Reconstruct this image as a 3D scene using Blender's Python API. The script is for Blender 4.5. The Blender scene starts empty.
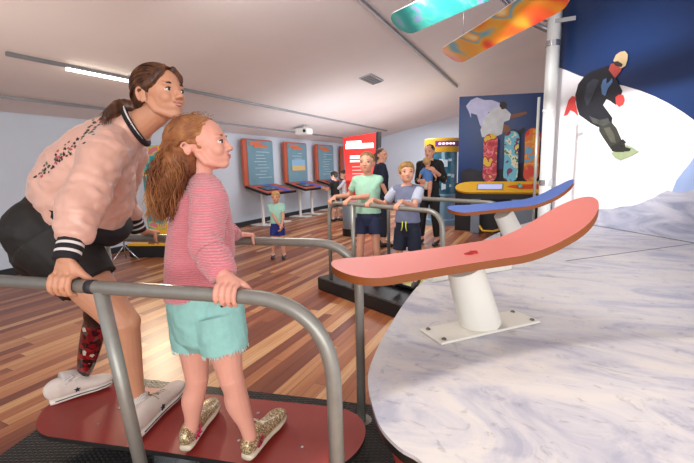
import bpy, math, random
from mathutils import Vector as V, Matrix as M, noise
random.seed(7)
PI = math.pi
SC = bpy.context.scene
COL = SC.collection
# ------------------------------------------------------------------ camera model
F = 400.0; CH = 1.3
_p = math.atan(64.5/F); _y = math.radians(25.8); _r = math.radians(1.4)
FW = V((-math.sin(_y)*math.cos(_p), math.cos(_y)*math.cos(_p), -math.sin(_p)))
_R0 = V((math.cos(_y), math.sin(_y), 0)); _U0 = _R0.cross(FW)
RT = _R0*math.cos(_r) - _U0*math.sin(_r)
UP = _R0*math.sin(_r) + _U0*math.cos(_r)
EYE = V((0, 0, CH))
Z = V((0, 0, 1))
RH = V((RT.x, RT.y, 0)).normalized()      # horizontal "towards the stage"
AW = V((FW.x, FW.y, 0)).normalized()      # horizontal "away"
def ray(x, y): return FW + RT*((x-347)/F) + UP*((231.5-y)/F)
def at(x, y, d): return EYE + ray(x, y)*d
def onz(x, y, z):
    r = ray(x, y); return EYE + r*((z-CH)/r.z)
def onpl(x, y, p0, n):
    r = ray(x, y); return EYE + r*((p0-EYE).dot(n)/r.dot(n))
cam = bpy.data.cameras.new('camera'); co = bpy.data.objects.new('camera', cam); COL.objects.link(co)
cam.sensor_width = 36; cam.lens = F*36/694; cam.clip_start = .02; cam.clip_end = 200
mt = M((RT, UP, -FW)).transposed().to_4x4(); mt.translation = EYE
co.matrix_world = mt; SC.camera = co
# ------------------------------------------------------------------ materials
MATS = {}
def hexc(c):
    if isinstance(c, str):
        c = c.lstrip('#'); c = [int(c[i:i+2], 16)/255 for i in (0, 2, 4)]
        return tuple(x/12.92 if x <= .04045 else ((x+.055)/1.055)**2.4 for x in c)
    return tuple(c)
def mat(name, col, rough=.5, metal=0, var=0, vs=8, bump=0, bs=40, spec=.5, emit=0, sub=0, stretch=None, coat=0, trans=0, alpha=1, sheen=0):
    if name in MATS: return MATS[name]
    m = bpy.data.materials.new(name); m.use_nodes = True
    nt = m.node_tree; b = nt.nodes['Principled BSDF']; c = hexc(col)
    b.inputs['Base Color'].default_value = (*c, 1); b.inputs['Roughness'].default_value = rough
    b.inputs['Metallic'].default_value = metal; b.inputs['Specular IOR Level'].default_value = spec
    if coat: b.inputs['Coat Weight'].default_value = coat; b.inputs['Coat Roughness'].default_value = .1
    if trans: b.inputs['Transmission Weight'].default_value = trans
    if alpha < 1: b.inputs['Alpha'].default_value = alpha
    if sheen: b.inputs['Sheen Weight'].default_value = sheen
    if sub:
        b.inputs['Subsurface Weight'].default_value = sub; b.inputs['Subsurface Radius'].default_value = (.02, .008, .004); b.inputs['Subsurface Scale'].default_value = .5
    if emit: b.inputs['Emission Color'].default_value = (*c, 1); b.inputs['Emission Strength'].default_value = emit
    tc = nt.nodes.new('ShaderNodeTexCoord'); src = tc.outputs['Object']
    if stretch:
        mp = nt.nodes.new('ShaderNodeMapping'); mp.inputs['Scale'].default_value = stretch
        nt.links.new(src, mp.inputs[0]); src = mp.outputs[0]
    if var:
        n = nt.nodes.new('ShaderNodeTexNoise'); n.inputs['Scale'].default_value = vs; n.inputs['Detail'].default_value = 6
        nt.links.new(src, n.inputs['Vector'])
        r = nt.nodes.new('ShaderNodeValToRGB'); nt.links.new(n.outputs['Fac'], r.inputs[0])
        r.color_ramp.elements[0].position = .3; r.color_ramp.elements[1].position = .7
        r.color_ramp.elements[0].color = (*[max(0, x*(1-var)) for x in c], 1)
        r.color_ramp.elements[1].color = (*[min(1, x*(1+var)) for x in c], 1)
        nt.links.new(r.outputs[0], b.inputs['Base Color'])
    if bump:
        n = nt.nodes.new('ShaderNodeTexNoise'); n.inputs['Scale'].default_value = bs; n.inputs['Detail'].default_value = 4
        nt.links.new(src, n.inputs['Vector'])
        bn = nt.nodes.new('ShaderNodeBump'); bn.inputs['Strength'].default_value = bump; bn.inputs['Distance'].default_value = .01
        nt.links.new(n.outputs['Fac'], bn.inputs['Height']); nt.links.new(bn.outputs[0], b.inputs['Normal'])
    MATS[name] = m; return m
def nodes(m):
    return m.node_tree, m.node_tree.nodes['Principled BSDF']
def ramp_mat(name, tex, stops, rough=.5, scale=10, coord='Object', stretch=None, bump=0, metal=0, const=False, detail=6, dist=0):
    """texture -> colour ramp material (noise / voronoi / wave)"""
    if name in MATS: return MATS[name]
    m = mat(name, (1, 1, 1), rough, metal); nt, b = nodes(m)
    tc = nt.nodes.new('ShaderNodeTexCoord'); mp = nt.nodes.new('ShaderNodeMapping')
    if stretch: mp.inputs['Scale'].default_value = stretch
    nt.links.new(tc.outputs[coord], mp.inputs[0])
    n = nt.nodes.new({'noise': 'ShaderNodeTexNoise', 'voronoi': 'ShaderNodeTexVoronoi', 'wave': 'ShaderNodeTexWave'}[tex])
    n.inputs['Scale'].default_value = scale; nt.links.new(mp.outputs[0], n.inputs['Vector'])
    if tex == 'noise': n.inputs['Detail'].default_value = detail; n.inputs['Distortion'].default_value = dist; out = n.outputs['Fac']
    elif tex == 'voronoi':
        sp = nt.nodes.new('ShaderNodeSeparateColor'); nt.links.new(n.outputs['Color'], sp.inputs[0]); out = sp.outputs[0]
    else: n.inputs['Distortion'].default_value = dist; out = n.outputs['Fac']
    r = nt.nodes.new('ShaderNodeValToRGB'); cr = r.color_ramp
    if const: cr.interpolation = 'CONSTANT'
    while len(cr.elements) < len(stops): cr.elements.new(.5)
    for e, (p, c) in zip(cr.elements, stops): e.position = p; e.color = (*hexc(c), 1)
    nt.links.new(out, r.inputs[0]); nt.links.new(r.outputs[0], b.inputs['Base Color'])
    if bump:
        bn = nt.nodes.new('ShaderNodeBump'); bn.inputs['Strength'].default_value = bump; bn.inputs['Distance'].default_value = .01
        nt.links.new(out, bn.inputs['Height']); nt.links.new(bn.outputs[0], b.inputs['Normal'])
    return m
# ------------------------------------------------------------------ mesh builder
def frame(f, up=Z):
    f = f.normalized(); s = up.cross(f)
    if s.length < 1e-4: s = V((0, 1, 0)).cross(f)
    s.normalize(); u = f.cross(s)
    return M((f, s, u)).transposed()          # columns: forward, left, up
def cat(pts, n=6):
    """catmull-rom through tuples"""
    P = [tuple(p) for p in pts]; out = []
    for i in range(len(P)-1):
        a = P[max(i-1, 0)]; b = P[i]; c = P[i+1]; d = P[min(i+2, len(P)-1)]
        for k in range(n):
            t = k/n
            out.append(tuple(.5*((2*q)+(-p+r)*t+(2*p-5*q+4*r-s)*t*t+(-p+3*q-3*r+s)*t**3) for p, q, r, s in zip(a, b, c, d)))
    out.append(P[-1]); return out
class MB:
    def __init__(s): s.v = []; s.f = []; s.m = []; s.mi = 0
    def add(s, vs, fs):
        o = len(s.v); s.v += [V(x) for x in vs]
        for f in fs: s.f.append(tuple(i+o for i in f)); s.m.append(s.mi)
        return s
    def box(s, c, size, rot=None, bev=0):
        c = V(c); x, y, z = [a/2 for a in size]; R = rot if rot is not None else M.Identity(3)
        b = min(bev, x*.9, y*.9, z*.9)
        if b <= 0:
            vs = [c+R@V((i*x, j*y, k*z)) for i in (-1, 1) for j in (-1, 1) for k in (-1, 1)]
            return s.add(vs, [(0, 1, 3, 2), (4, 6, 7, 5), (0, 4, 5, 1), (2, 3, 7, 6), (0, 2, 6, 4), (1, 5, 7, 3)])
        vs = []; L = [(-z, b), (-z+b, 0), (z-b, 0), (z, b)]
        for h, q in L:
            for a, d in ((x-q, y-q-b), (x-q-b, y-q), (-x+q+b, y-q), (-x+q, y-q-b), (-x+q, -y+q+b), (-x+q+b, -y+q), (x-q-b, -y+q), (x-q, -y+q+b)):
                vs.append(c+R@V((a, d, h)))
        fs = [tuple(range(7, -1, -1)), tuple(range(24, 32))]
        for k in range(3):
            for i in range(8): j = (i+1) % 8; fs.append((k*8+i, k*8+j, k*8+8+j, k*8+8+i))
        return s.add(vs, fs)
    def tube(s, pts, r, n=10, cap=True):
        pts = [V(p) for p in pts]; N = len(pts)
        rs = r if isinstance(r, (list, tuple)) else [r]*N
        t = (pts[1]-pts[0]).normalized(); a = t.orthogonal().normalized(); vs = []; fs = []
        for i, p in enumerate(pts):
            tt = (pts[min(i+1, N-1)]-pts[max(i-1, 0)])
            if tt.length > 1e-9: t = tt.normalized()
            a = a-t*a.dot(t); a.normalize(); b = t.cross(a)
            for k in range(n):
                q = 2*PI*k/n; vs.append(p+(a*math.cos(q)+b*math.sin(q))*rs[i])
        for i in range(N-1):
            for k in range(n): j = (k+1) % n; fs.append((i*n+k, i*n+j, i*n+n+j, i*n+n+k))
        if cap: fs += [tuple(range(n-1, -1, -1)), tuple(range((N-1)*n, N*n))]
        return s.add(vs, fs)
    def loft(s, rings, side, n=20, dome=True, sub=5, sq=1):
        """rings: (x,y,z, a, b): a along side vector, b across; smooth, domed ends"""
        R = cat([r if len(r) == 5 else (*r[0], r[1], r[2]) for r in rings], sub); side = V(side); N = len(R); vs = []; fs = []
        C = [V(r[:3]) for r in R]; out = []
        for i in range(N):
            t = (C[min(i+1, N-1)]-C[max(i-1, 0)]).normalized()
            a = (side-t*side.dot(t)).normalized(); out.append((C[i], R[i][3], R[i][4], t, a, t.cross(a)))
        if dome:
            c, ra, rb, t, a, b = out[0]; m = min(ra, rb)
            pre = [(c-t*m*math.sin(q), ra*math.cos(q), rb*math.cos(q), t, a, b) for q in (1.45, 1.1, .6)]
            c, ra, rb, t, a, b = out[-1]; m = min(ra, rb)
            post = [(c+t*m*math.sin(q), ra*math.cos(q), rb*math.cos(q), t, a, b) for q in (.6, 1.1, 1.45)]
            out = pre+out+post
        for c, ra, rb, t, a, b in out:
            for k in range(n):
                q = 2*PI*k/n; x, y = math.cos(q), math.sin(q)
                if sq != 1: x = math.copysign(abs(x)**sq, x); y = math.copysign(abs(y)**sq, y)
                vs.append(c+a*(ra*x)+b*(rb*y))
        N = len(out)
        for i in range(N-1):
            for k in range(n): j = (k+1) % n; fs.append((i*n+k, i*n+j, i*n+n+j, i*n+n+k))
        fs += [tuple(range(n-1, -1, -1)), tuple(range((N-1)*n, N*n))]
        return s.add(vs, fs)
    def ell(s, c, r, rot=None, n=18, m=12):
        c = V(c); R = rot if rot is not None else M.Identity(3); vs = [c+R@V((0, 0, r[2]))]; fs = []
        for i in range(1, m):
            p = PI*i/m
            for k in range(n):
                q = 2*PI*k/n; vs.append(c+R@V((r[0]*math.sin(p)*math.cos(q), r[1]*math.sin(p)*math.sin(q), r[2]*math.cos(p))))
        vs.append(c+R@V((0, 0, -r[2]))); L = len(vs)-1
        for k in range(n): j = (k+1) % n; fs.append((0, 1+k, 1+j)); fs.append((L, 1+(m-2)*n+j, 1+(m-2)*n+k))
        for i in range(m-2):
            for k in range(n): j = (k+1) % n; fs.append((1+i*n+k, 1+i*n+n+k, 1+i*n+n+j, 1+i*n+j))
        return s.add(vs, fs)
    def caps(s, a, b, ra, rb, n=14):
        a = V(a); b = V(b); t = (b-a).normalized()
        pts = [a-t*ra*math.sin(q) for q in (1.45, 1., .5)]+[a, a.lerp(b, .5), b]+[b+t*rb*math.sin(q) for q in (.5, 1., 1.45)]
        rs = [ra*math.cos(q) for q in (1.45, 1., .5)]+[ra, (ra+rb)/2, rb]+[rb*math.cos(q) for q in (.5, 1., 1.45)]
        return s.tube(pts, rs, n)
    def prism(s, out, n, th):
        """closed polygon (3-D points) extruded by -n*th"""
        out = [V(p) for p in out]; N = len(out); n = V(n).normalized()
        vs = out+[p-n*th for p in out]
        fs = [tuple(range(N)), tuple(range(2*N-1, N-1, -1))]+[(i, i+N, (i+1) % N+N, (i+1) % N) for i in range(N)]
        return s.add(vs, fs)
    def lathe(s, c, prof, n=24, rot=None):
        c = V(c); R = rot if rot is not None else M.Identity(3); vs = []; fs = []
        for r, z in prof:
            for k in range(n): q = 2*PI*k/n; vs.append(c+R@V((r*math.cos(q), r*math.sin(q), z)))
        L = len(prof)
        for i in range(L-1):
            for k in range(n): j = (k+1) % n; fs.append((i*n+k, i*n+j, i*n+n+j, i*n+n+k))
        fs += [tuple(range(n-1, -1, -1)), tuple(range((L-1)*n, L*n))]
        return s.add(vs, fs)
    def build(s, name, mats, parent=None, smooth=True, world=True, vox=0, sm=4, disp=None, norm=False):
        me = bpy.data.meshes.new(name); me.from_pydata([tuple(v) for v in s.v], [], s.f)
        if not isinstance(mats, (list, tuple)): mats = [mats]
        if vox:
            ob = bpy.data.objects.new('tmp', me); COL.objects.link(ob)
            fix_normals(me)
            md = ob.modifiers.new('r', 'REMESH'); md.mode = 'VOXEL'; md.voxel_size = vox; md.use_smooth_shade = True
            if sm:
                ms = ob.modifiers.new('s', 'SMOOTH'); ms.iterations = sm; ms.factor = .5
            dg = bpy.context.evaluated_depsgraph_get()
            me2 = bpy.data.meshes.new_from_object(ob.evaluated_get(dg)); COL.objects.unlink(ob); bpy.data.objects.remove(ob); me = me2; me.name = name
            if disp:
                nr = [v.normal.copy() for v in me.vertices]
                for v, nn in zip(me.vertices, nr): v.co += nn*disp(v.co)
            me.materials.clear()
            for m in mats: me.materials.append(m)
        else:
            for m in mats: me.materials.append(m)
            if len(mats) > 1: me.polygons.foreach_set('material_index', s.m)
            fix_normals(me)
        me.polygons.foreach_set('use_smooth', [bool(smooth)]*len(me.polygons))
        if smooth == 'auto':
            me.set_sharp_from_angle(angle=math.radians(38))
        me.update()
        ob = bpy.data.objects.new(name, me); COL.objects.link(ob)
        if parent: link(ob, parent, world)
        return ob
import bmesh
def fix_normals(me):
    b = bmesh.new(); b.from_mesh(me); bmesh.ops.recalc_face_normals(b, faces=b.faces[:]); b.to_mesh(me); b.free()
def wmat(o):
    m = o.matrix_basis.copy()
    while o.parent: m = o.parent.matrix_basis @ o.matrix_parent_inverse @ m; o = o.parent
    return m
def link(ob, parent, world=True):
    ob.parent = parent
    if world: ob.matrix_parent_inverse = wmat(parent).inverted()
def tag(o, label=None, cat_=None, group=None, kind=None):
    if label: o['label'] = label
    if cat_: o['category'] = cat_
    if group: o['group'] = group
    if kind: o['kind'] = kind
    return o
def thing(name, label, cat_, loc=(0, 0, 0), group=None):
    o = bpy.data.objects.new(name, None); COL.objects.link(o); o.location = loc; o.empty_display_size = .1
    return tag(o, label, cat_, group)
def struct(name, mb, m, smooth=False):
    o = mb.build(name, m, None, smooth); o['kind'] = 'structure'; return o
def copy_tree(o, parent=None):
    c = o.copy(); COL.objects.link(c)
    if parent: c.parent = parent
    for ch in list(o.children): copy_tree(ch, c)
    return c
# ================================================================== SETTING
def ceil_z(x): return 2.1+.2*(x+6.2)
m_wall = mat('wall_paint', '#d3e0ee', .7, var=.02, vs=3)
m_ceil = mat('ceiling_paint', '#e6e2e2', .8, var=.02, vs=1.5)
m_white = mat('white_metal', '#e9e8e4', .35)
m_black = mat('black_paint', '#121214', .5)
m_steel = mat('grey_rail_paint', '#93928b', .34, .35, var=.06, vs=30)
m_chrome = mat('bright_metal', '#c9cdd0', .25, .9)
m_dark = mat('dark_grey', '#2a2c30', .55)
# wooden floor
m_floor = mat('timber_floor', (1, 1, 1), .36); nt, bs = nodes(m_floor)
def N(t, **k):
    n = nt.nodes.new(t)
    for a, b in k.items(): setattr(n, a, b)
    return n
def math_(op, a, b=None, c=None):
    n = N('ShaderNodeMath', operation=op)
    for i, x in enumerate((a, b, c)):
        if x is None: continue
        if isinstance(x, (int, float)): n.inputs[i].default_value = x
        else: nt.links.new(x, n.inputs[i])
    return n.outputs[0]
tc = N('ShaderNodeTexCoord'); sx = N('ShaderNodeSeparateXYZ'); nt.links.new(tc.outputs['Object'], sx.inputs[0])
rowf = math_('DIVIDE', sx.outputs[0], .085); row = math_('FLOOR', rowf)
wn = N('ShaderNodeTexWhiteNoise', noise_dimensions='1D'); nt.links.new(row, wn.inputs['W'])
colf = math_('ADD', math_('DIVIDE', sx.outputs[1], 1.7), math_('MULTIPLY', wn.outputs['Value'], 7)); colm = math_('FLOOR', colf)
cb = N('ShaderNodeCombineXYZ'); nt.links.new(row, cb.inputs[0]); nt.links.new(colm, cb.inputs[1])
w2 = N('ShaderNodeTexWhiteNoise', noise_dimensions='3D'); nt.links.new(cb.outputs[0], w2.inputs['Vector'])
mp = N('ShaderNodeMapping'); mp.inputs['Scale'].default_value = (26, 1.2, 1); nt.links.new(tc.outputs['Object'], mp.inputs[0])
ng = N('ShaderNodeTexNoise'); ng.inputs['Scale'].default_value = 1.5; ng.inputs['Detail'].default_value = 6; nt.links.new(mp.outputs[0], ng.inputs['Vector'])
mixv = math_('ADD', math_('MULTIPLY', w2.outputs['Value'], .78), math_('MULTIPLY', math_('SUBTRACT', ng.outputs['Fac'], .3), .5))
cr = N('ShaderNodeValToRGB'); nt.links.new(mixv, cr.inputs[0]); e = cr.color_ramp.elements
for _ in range(4): cr.color_ramp.elements.new(.5)
for el, (p, c) in zip(cr.color_ramp.elements, [(0, '#68301f'), (.25, '#85472c'), (.45, '#a05f3c'), (.62, '#ae7048'), (.8, '#c79264'), (1, '#dcb285')]):
    el.position = p; el.color = (*hexc(c), 1)
gap = math_('MINIMUM', math_('MULTIPLY', math_('GREATER_THAN', math_('FRACT', rowf), .03), math_('GREATER_THAN', math_('FRACT', colf), .002)), 1)
gm = N('ShaderNodeMix', data_type='RGBA'); gm.inputs[6].default_value = (.06, .03, .02, 1)
nt.links.new(gap, gm.inputs[0]); nt.links.new(cr.outputs[0], gm.inputs[7]); nt.links.new(gm.outputs[2], bs.inputs['Base Color'])

struct('floor', MB().box((1, 4, -.05), (16, 20, .1)), m_floor)
b = MB().box((-6.3, 4.2, 1.6), (.2, 19.6, 3.2)); struct('wall_left', b, m_wall)
b = MB().box((1.0, 13.7, 2.1), (15, .2, 4.4)); struct('wall_back', b, m_wall)
x0, x1 = -6.4, 6.0
b = MB(); b.add([(x, y, ceil_z(x)+dz) for dz in (0, .12) for x in (x0, x1) for y in (-1.2, 14)], [(0, 1, 3, 2), (4, 6, 7, 5), (0, 4, 5, 1), (2, 3, 7, 6), (0, 2, 6, 4), (1, 5, 7, 3)])
struct('ceiling', b, m_ceil)
struct('baseboard_left', MB().box((-6.185, 4.2, .05), (.03, 19.6, .1)), m_dark)
struct('baseboard_back', MB().box((0, 13.585, .05), (12, .03, .1)), m_dark)
# ceiling tracks
m_track = mat('track_metal', '#8f9296', .4, .6)
def track(x, ya, yb, lab, w=.035):
    t = thing('ceiling_track', lab, 'lighting track', (x, (ya+yb)/2, ceil_z(x)), None)
    b = MB(); b.box((x, (ya+yb)/2, ceil_z(x)-.018), (w, yb-ya, .036)); b.build('rail', m_track, t, False)
    return t
track(-4.53, 2.19, 12.5, 'thin grey lighting track in the ceiling above the woman, with a glowing section')
track(-1.74, 2.6, 9.3, 'thin grey ceiling track running down from the top edge beside the hanging boards')
track(-5.63, 1.5, 12.5, 'thinnest grey ceiling track close to the left wall', .02)
m_lampglow = mat('lamp_glow', '#fff4e0', .5, emit=9)
t = bpy.data.objects['ceiling_track']
MB().box((-4.53, 3.12, ceil_z(-4.53)-.05), (.03, .8, .025)).build('light_strip', m_lampglow, t, False)
# vent + projector under the ceiling
p = at(372, 106, 7.0); p.z = ceil_z(p.x)
t = thing('ceiling_vent', 'small dark grey vent grille set in the ceiling above the consoles', 'vent', p)
R = M.Rotation(-math.atan(.2), 3, 'Y')
MB().box(p-Z*.01, (.22, .6, .02), R).build('frame', mat('vent_frame', '#a9adb2', .5), t, False)
b = MB()
for i in range(6): b.box(p+V((0, -.25+.1*i, -.025)), (.18, .05, .012), R)
b.build('slats', mat('vent_dark', '#6d7278', .5), t, False)
p = at(304, 131, 9.6); cz = ceil_z(p.x)
t = thing('ceiling_projector', 'small white projector hanging from the ceiling in front of the second console', 'projector', (p.x, p.y, cz))
MB().tube([(p.x, p.y, cz), (p.x, p.y, cz-.06)], .02).build('mount', m_white, t)
MB().box((p.x, p.y, cz-.14), (.34, .28, .15), None, .02).build('body', m_white, t, False)
MB().tube([(p.x+.1, p.y-.135, cz-.14), (p.x+.1, p.y-.17, cz-.14)], .035, 14).build('lens', m_black, t)

# ================================================================== WALL CONSOLES
m_orange = mat('console_orange', '#c0583a', .45); m_orange2 = mat('console_heading', '#d9764f', .5)
m_panel = mat('console_panel_blue', '#6f97a8', .3, var=.08, vs=3); m_txt = mat('panel_print_pale', '#c4dbe4', .5)
m_bluestripe = mat('desk_blue', '#3a63c4', .4); m_screen = mat('screen_dark', '#33506f', .15, emit=0)
m_sand = mat('panel_sand', '#d9bb7c', .5); m_sky = mat('panel_sky', '#8fb9d6', .5)
def console(y0, lab, variant):
    X = -6.1; w = 1.12
    t = thing('exhibit_console', lab, 'exhibit console', (X, y0+w/2, 0), 'exhibit consoles along the left wall')
    b = MB(); yc = y0+w/2
    def rr(y0, y1, z0, z1, r, x, tilt=0):
        pts = []
        for cy, cz, a0 in ((y1-r, z1-r, 0), (y0+r, z1-r, 90), (y0+r, z0+r, 180), (y1-r, z0+r, 270)):
            for k in range(5): a = math.radians(a0+k*22.5); pts.append((x, cy+r*math.cos(a), cz+r*math.sin(a)))
        return pts
    b.prism(rr(y0, y0+w, .9, 1.99, .06, X+.06), (1, 0, 0), .055); b.build('back_panel', m_orange, t, False)
    MB().prism(rr(y0+.13, y0+w-.02, .93, 1.96, .03, X+.075), (1, 0, 0), .02).build('display_board', m_panel, t, False)
    b = MB(); b.box((X+.08, yc-.12, 1.89), (.012, .46, .07)); b.box((X+.08, yc+.05, 1.83), (.012, .5, .06)); b.build('heading_strip', m_orange2, t, False)
    b = MB(); rnd = random.Random(variant)
    for i in range(9 if variant != 1 else 4):
        L = rnd.uniform(.15, .55); b.box((X+.08, yc+.07+rnd.uniform(-.12, .12), 1.7-i*.075), (.01, L, .012))
    b.build('print_lines', m_txt, t, False)
    if variant == 1:
        MB().box((X+.08, yc+.07, 1.38), (.012, .66, .3)).build('beach_picture', m_sky, t, False)
        MB().box((X+.086, yc+.07, 1.3), (.012, .66, .13)).build('sand_picture', m_sand, t, False)
    # desk sloping out from the wall
    a = V((X+.06, y0, .93)); d = V((X+.68, y0-.02, .76)); e = V((0, w+.06, 0))
    nrm = (d-a).cross(e).normalized(); nrm = -nrm if nrm.z < 0 else nrm
    MB().prism([a, d, d+e, a+e], nrm, .05).build('desk', m_black, t, False)
    def q(u0, v0, u1, v1, h): return [a+(d-a)*u+e*v+nrm*h for u, v in ((u0, v0), (u1, v0), (u1, v1), (u0, v1))]
    MB().prism(q(.04, .03, .95, .97, .004), nrm, .01).build('desk_surface', m_orange, t, False)
    pts = [a+(d-a)*u+e*v+nrm*.008 for u, v in ((.04, .45), (.04, .7), (.95, .86), (.95, .62))]
    MB().prism(pts, nrm, .01).build('blue_band', m_bluestripe, t, False)
    MB().prism(q(.3, .16, .75, .56, .014), nrm, .02).build('screen_frame', m_black, t, False)
    MB().prism(q(.36, .2, .69, .52, .018), nrm, .02).build('screen', m_screen, t, False)
    for k in (.25, .8):
        yy = y0+w*k
        MB().box((X+.3, yy, .42), (.05, .07, .8), None, .01).build('leg', m_white, t, False)
        MB().box((X+.3, yy, .012), (.55, .3, .024), None, .008).build('foot_plate', m_white, t, False)
    return t
console(7.24, 'wall console with orange frame and blue board, nearest to the girl in pink', 0)
console(8.86, 'wall console whose blue board shows a sandy beach picture', 1)
console(10.5, 'orange-framed wall console behind the two far children', 2)
console(12.2, 'orange-framed wall console half hidden behind the big red sign', 3)

# ================================================================== RED SIGN KIOSK
m_red = mat('kiosk_red', '#e0322c', .4); m_signwhite = mat('sign_white', '#fff3ec', .4, emit=1.1)
pa = onpl(342, 137, V((0, 8.6, 0)), V((0, 1, 0))); pb = onpl(377, 133, V((0, 8.6, 0)), V((0, 1, 0)))
xc = (pa.x+pb.x)/2; hw = (pb.x-pa.x)/2
t = thing('red_sign_kiosk', 'tall red illuminated sign kiosk with white writing behind the boy in mint', 'sign', (xc, 8.7, 0))
MB().prism([(xc-hw*.72, 8.62, .02), (xc+hw*.78, 8.62, .02), (xc+hw*.95, 8.62, 2.05), (xc-hw*.98, 8.62, 1.98)], (0, -1, 0), .16).build('body', m_red, t, False)
MB().prism([(xc+hw*.78, 8.6, .02), (xc+hw*.9, 8.6, .02), (xc+hw*1.08, 8.6, 2.07), (xc+hw*.95, 8.6, 2.05)], (0, -1, 0), .2).build('side_trim', m_black, t, False)
b = MB(); 
for z, a0, a1, h in ((1.86, -.75, .1, .06), (1.77, -.8, .78, .11), (1.52, -.55, .75, .07), (1.43, -.55, .4, .04)):
    b.box((xc+hw*(a0+a1)/2, 8.605, z), (hw*(a1-a0), .02, h))
b.build('lettering', m_signwhite, t, False)
b = MB()
for i in range(8): b.box((xc+hw*.05, 8.605, 1.3-i*.08), (hw*1.0, .01, .02))
b.build('print_lines', mat('sign_pink', '#f3a89c', .5), t, False)
# silver drum on the floor
p = onz(353, 235, 0)
t = thing('litter_drum', 'short silver cylinder drum with black base behind the boy in mint', 'bin', p)
MB().lathe(p, [(.2, 0), (.2, .14)]).build('base', m_black, t, 'auto')
MB().lathe(p+Z*.14, [(.19, 0), (.19, .5), (.18, .52), (.05, .525)]).build('drum', mat('drum_silver', '#9aa3aa', .3, .7), t, 'auto')
# yellow kiosk
p = V((-1.95, 8.85, 0)); m_yel = mat('kiosk_yellow', '#e9b32c', .4)
t = thing('yellow_kiosk', 'round exhibit kiosk with glass body and yellow band with purple sign', 'exhibit kiosk', p)
MB().lathe(p, [(.36, 0), (.36, .12), (.3, .14), (.3, .62), (.35, .64), (.35, .68)]).build('base', mat('kiosk_blue', '#7fa3be', .3, .2), t, 'auto')
MB().lathe(p+Z*.68, [(.33, 0), (.33, .88)]).build('glass_body', mat('kiosk_glass', '#3d7088', .08, .1, var=.35, vs=9), t, 'auto')
MB().lathe(p+Z*1.56, [(.36, 0), (.37, .02), (.37, .27), (.35, .29), (.02, .29)], 32).build('yellow_band', m_yel, t, 'auto')
b = MB(); 
for k in range(7):
    a = math.radians(-92+k*12); b.box(p+V((.375*math.cos(a), .375*math.sin(a), 1.73)), (.02, .085, .11), M.Rotation(a, 3, 'Z'))
b.build('purple_sign', mat('sign_purple', '#7d2a8c', .4), t, False)
b = MB()
for k in range(5):
    a = math.radians(-84+k*11); b.box(p+V((.388*math.cos(a), .388*math.sin(a), 1.73)), (.01, .05, .035), M.Rotation(a, 3, 'Z'))
b.build('sign_lettering', m_signwhite, t, False)
b = MB(); rnd = random.Random(3)
for k in range(14):
    a = math.radians(rnd.uniform(-150, -30)); z = rnd.uniform(.8, 1.4); b.box(p+V((.335*math.cos(a), .335*math.sin(a), z)), (.012, rnd.uniform(.03, .1), rnd.uniform(.03, .16)), M.Rotation(a, 3, 'Z'))
b.build('display_prints', mat('prints_pale', '#cfe3ee', .4), t, False)

# ================================================================== BLUE POSTER WITH JUMPER
YP = 8.3; PN = V((0, -1, 0)); P0 = V((0, YP, 0))
m_navy = mat('poster_navy', '#0d3672', .35, var=.12, vs=1.2)
def pp(l, off=0): return [onpl(x, y, P0, PN)+PN*off for x, y in l]
t = thing('jumper_poster', 'dark blue poster panel of a leaping skater behind the yellow console', 'poster', (-.75, YP, .3))
MB().prism([(-1.5, YP, .0), (.1, YP, .0), (.1, YP, 2.53), (-1.5, YP, 2.6)], PN, .08).build('panel', m_navy, t, False)
def flat(name, px, m, t, f, off, th=.003):
    MB().prism(f(px, off), f.n, th).build(name, m, t, False)
pp.n = PN
flat('printed_hills', [(461, 171), (470, 168), (482, 172), (496, 170), (512, 167), (524, 162), (546, 159.5), (546, 186), (461, 188)], mat('print_hill', '#2c2a34', .5, var=.3, vs=5), t, pp, .004)
flat('printed_cape', [(466, 106), (471, 100), (477, 97.4), (484, 100), (492, 100), (500, 103), (506, 106), (497, 110), (488.5, 112), (483.5, 122), (484, 130), (480, 125), (477, 115), (471, 113), (471, 118), (469, 112)], mat('print_cape', '#c3c5e6', .5, var=.12, vs=9), t, pp, .005)
flat('printed_shirt', [(489.7, 112), (494, 108), (499.6, 107), (506, 109), (511, 114), (509.5, 120), (504, 122), (503, 128), (502, 134), (495, 137), (488, 138), (482, 137), (480.5, 130), (485, 117)], mat('print_shirt', '#cfd3d8', .5, var=.12, vs=9), t, pp, .008)
m_brownskin = mat('print_skin', '#8a5a3c', .5)
flat('printed_arm', [(511, 114.5), (519, 113), (525.7, 111.5), (527.5, 113.5), (520, 116.5), (510.5, 119)], m_brownskin, t, pp, .009)
flat('printed_head', [(499.5, 106), (500, 102.5), (504, 101.5), (507, 104), (506, 108.6), (502, 109.5)], mat('print_hair', '#2a1d1a', .5), t, pp, .010)
flat('printed_leg', [(503, 124), (509.5, 126), (511.5, 133), (507, 139), (504, 137), (506, 132), (502, 133)], m_brownskin, t, pp, .007)
flat('printed_skates', [(509.5, 131), (513, 129), (518, 131), (524, 127), (525, 130), (521, 136), (514, 137), (509, 136)], mat('print_dark', '#26262c', .5), t, pp, .012)
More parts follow.
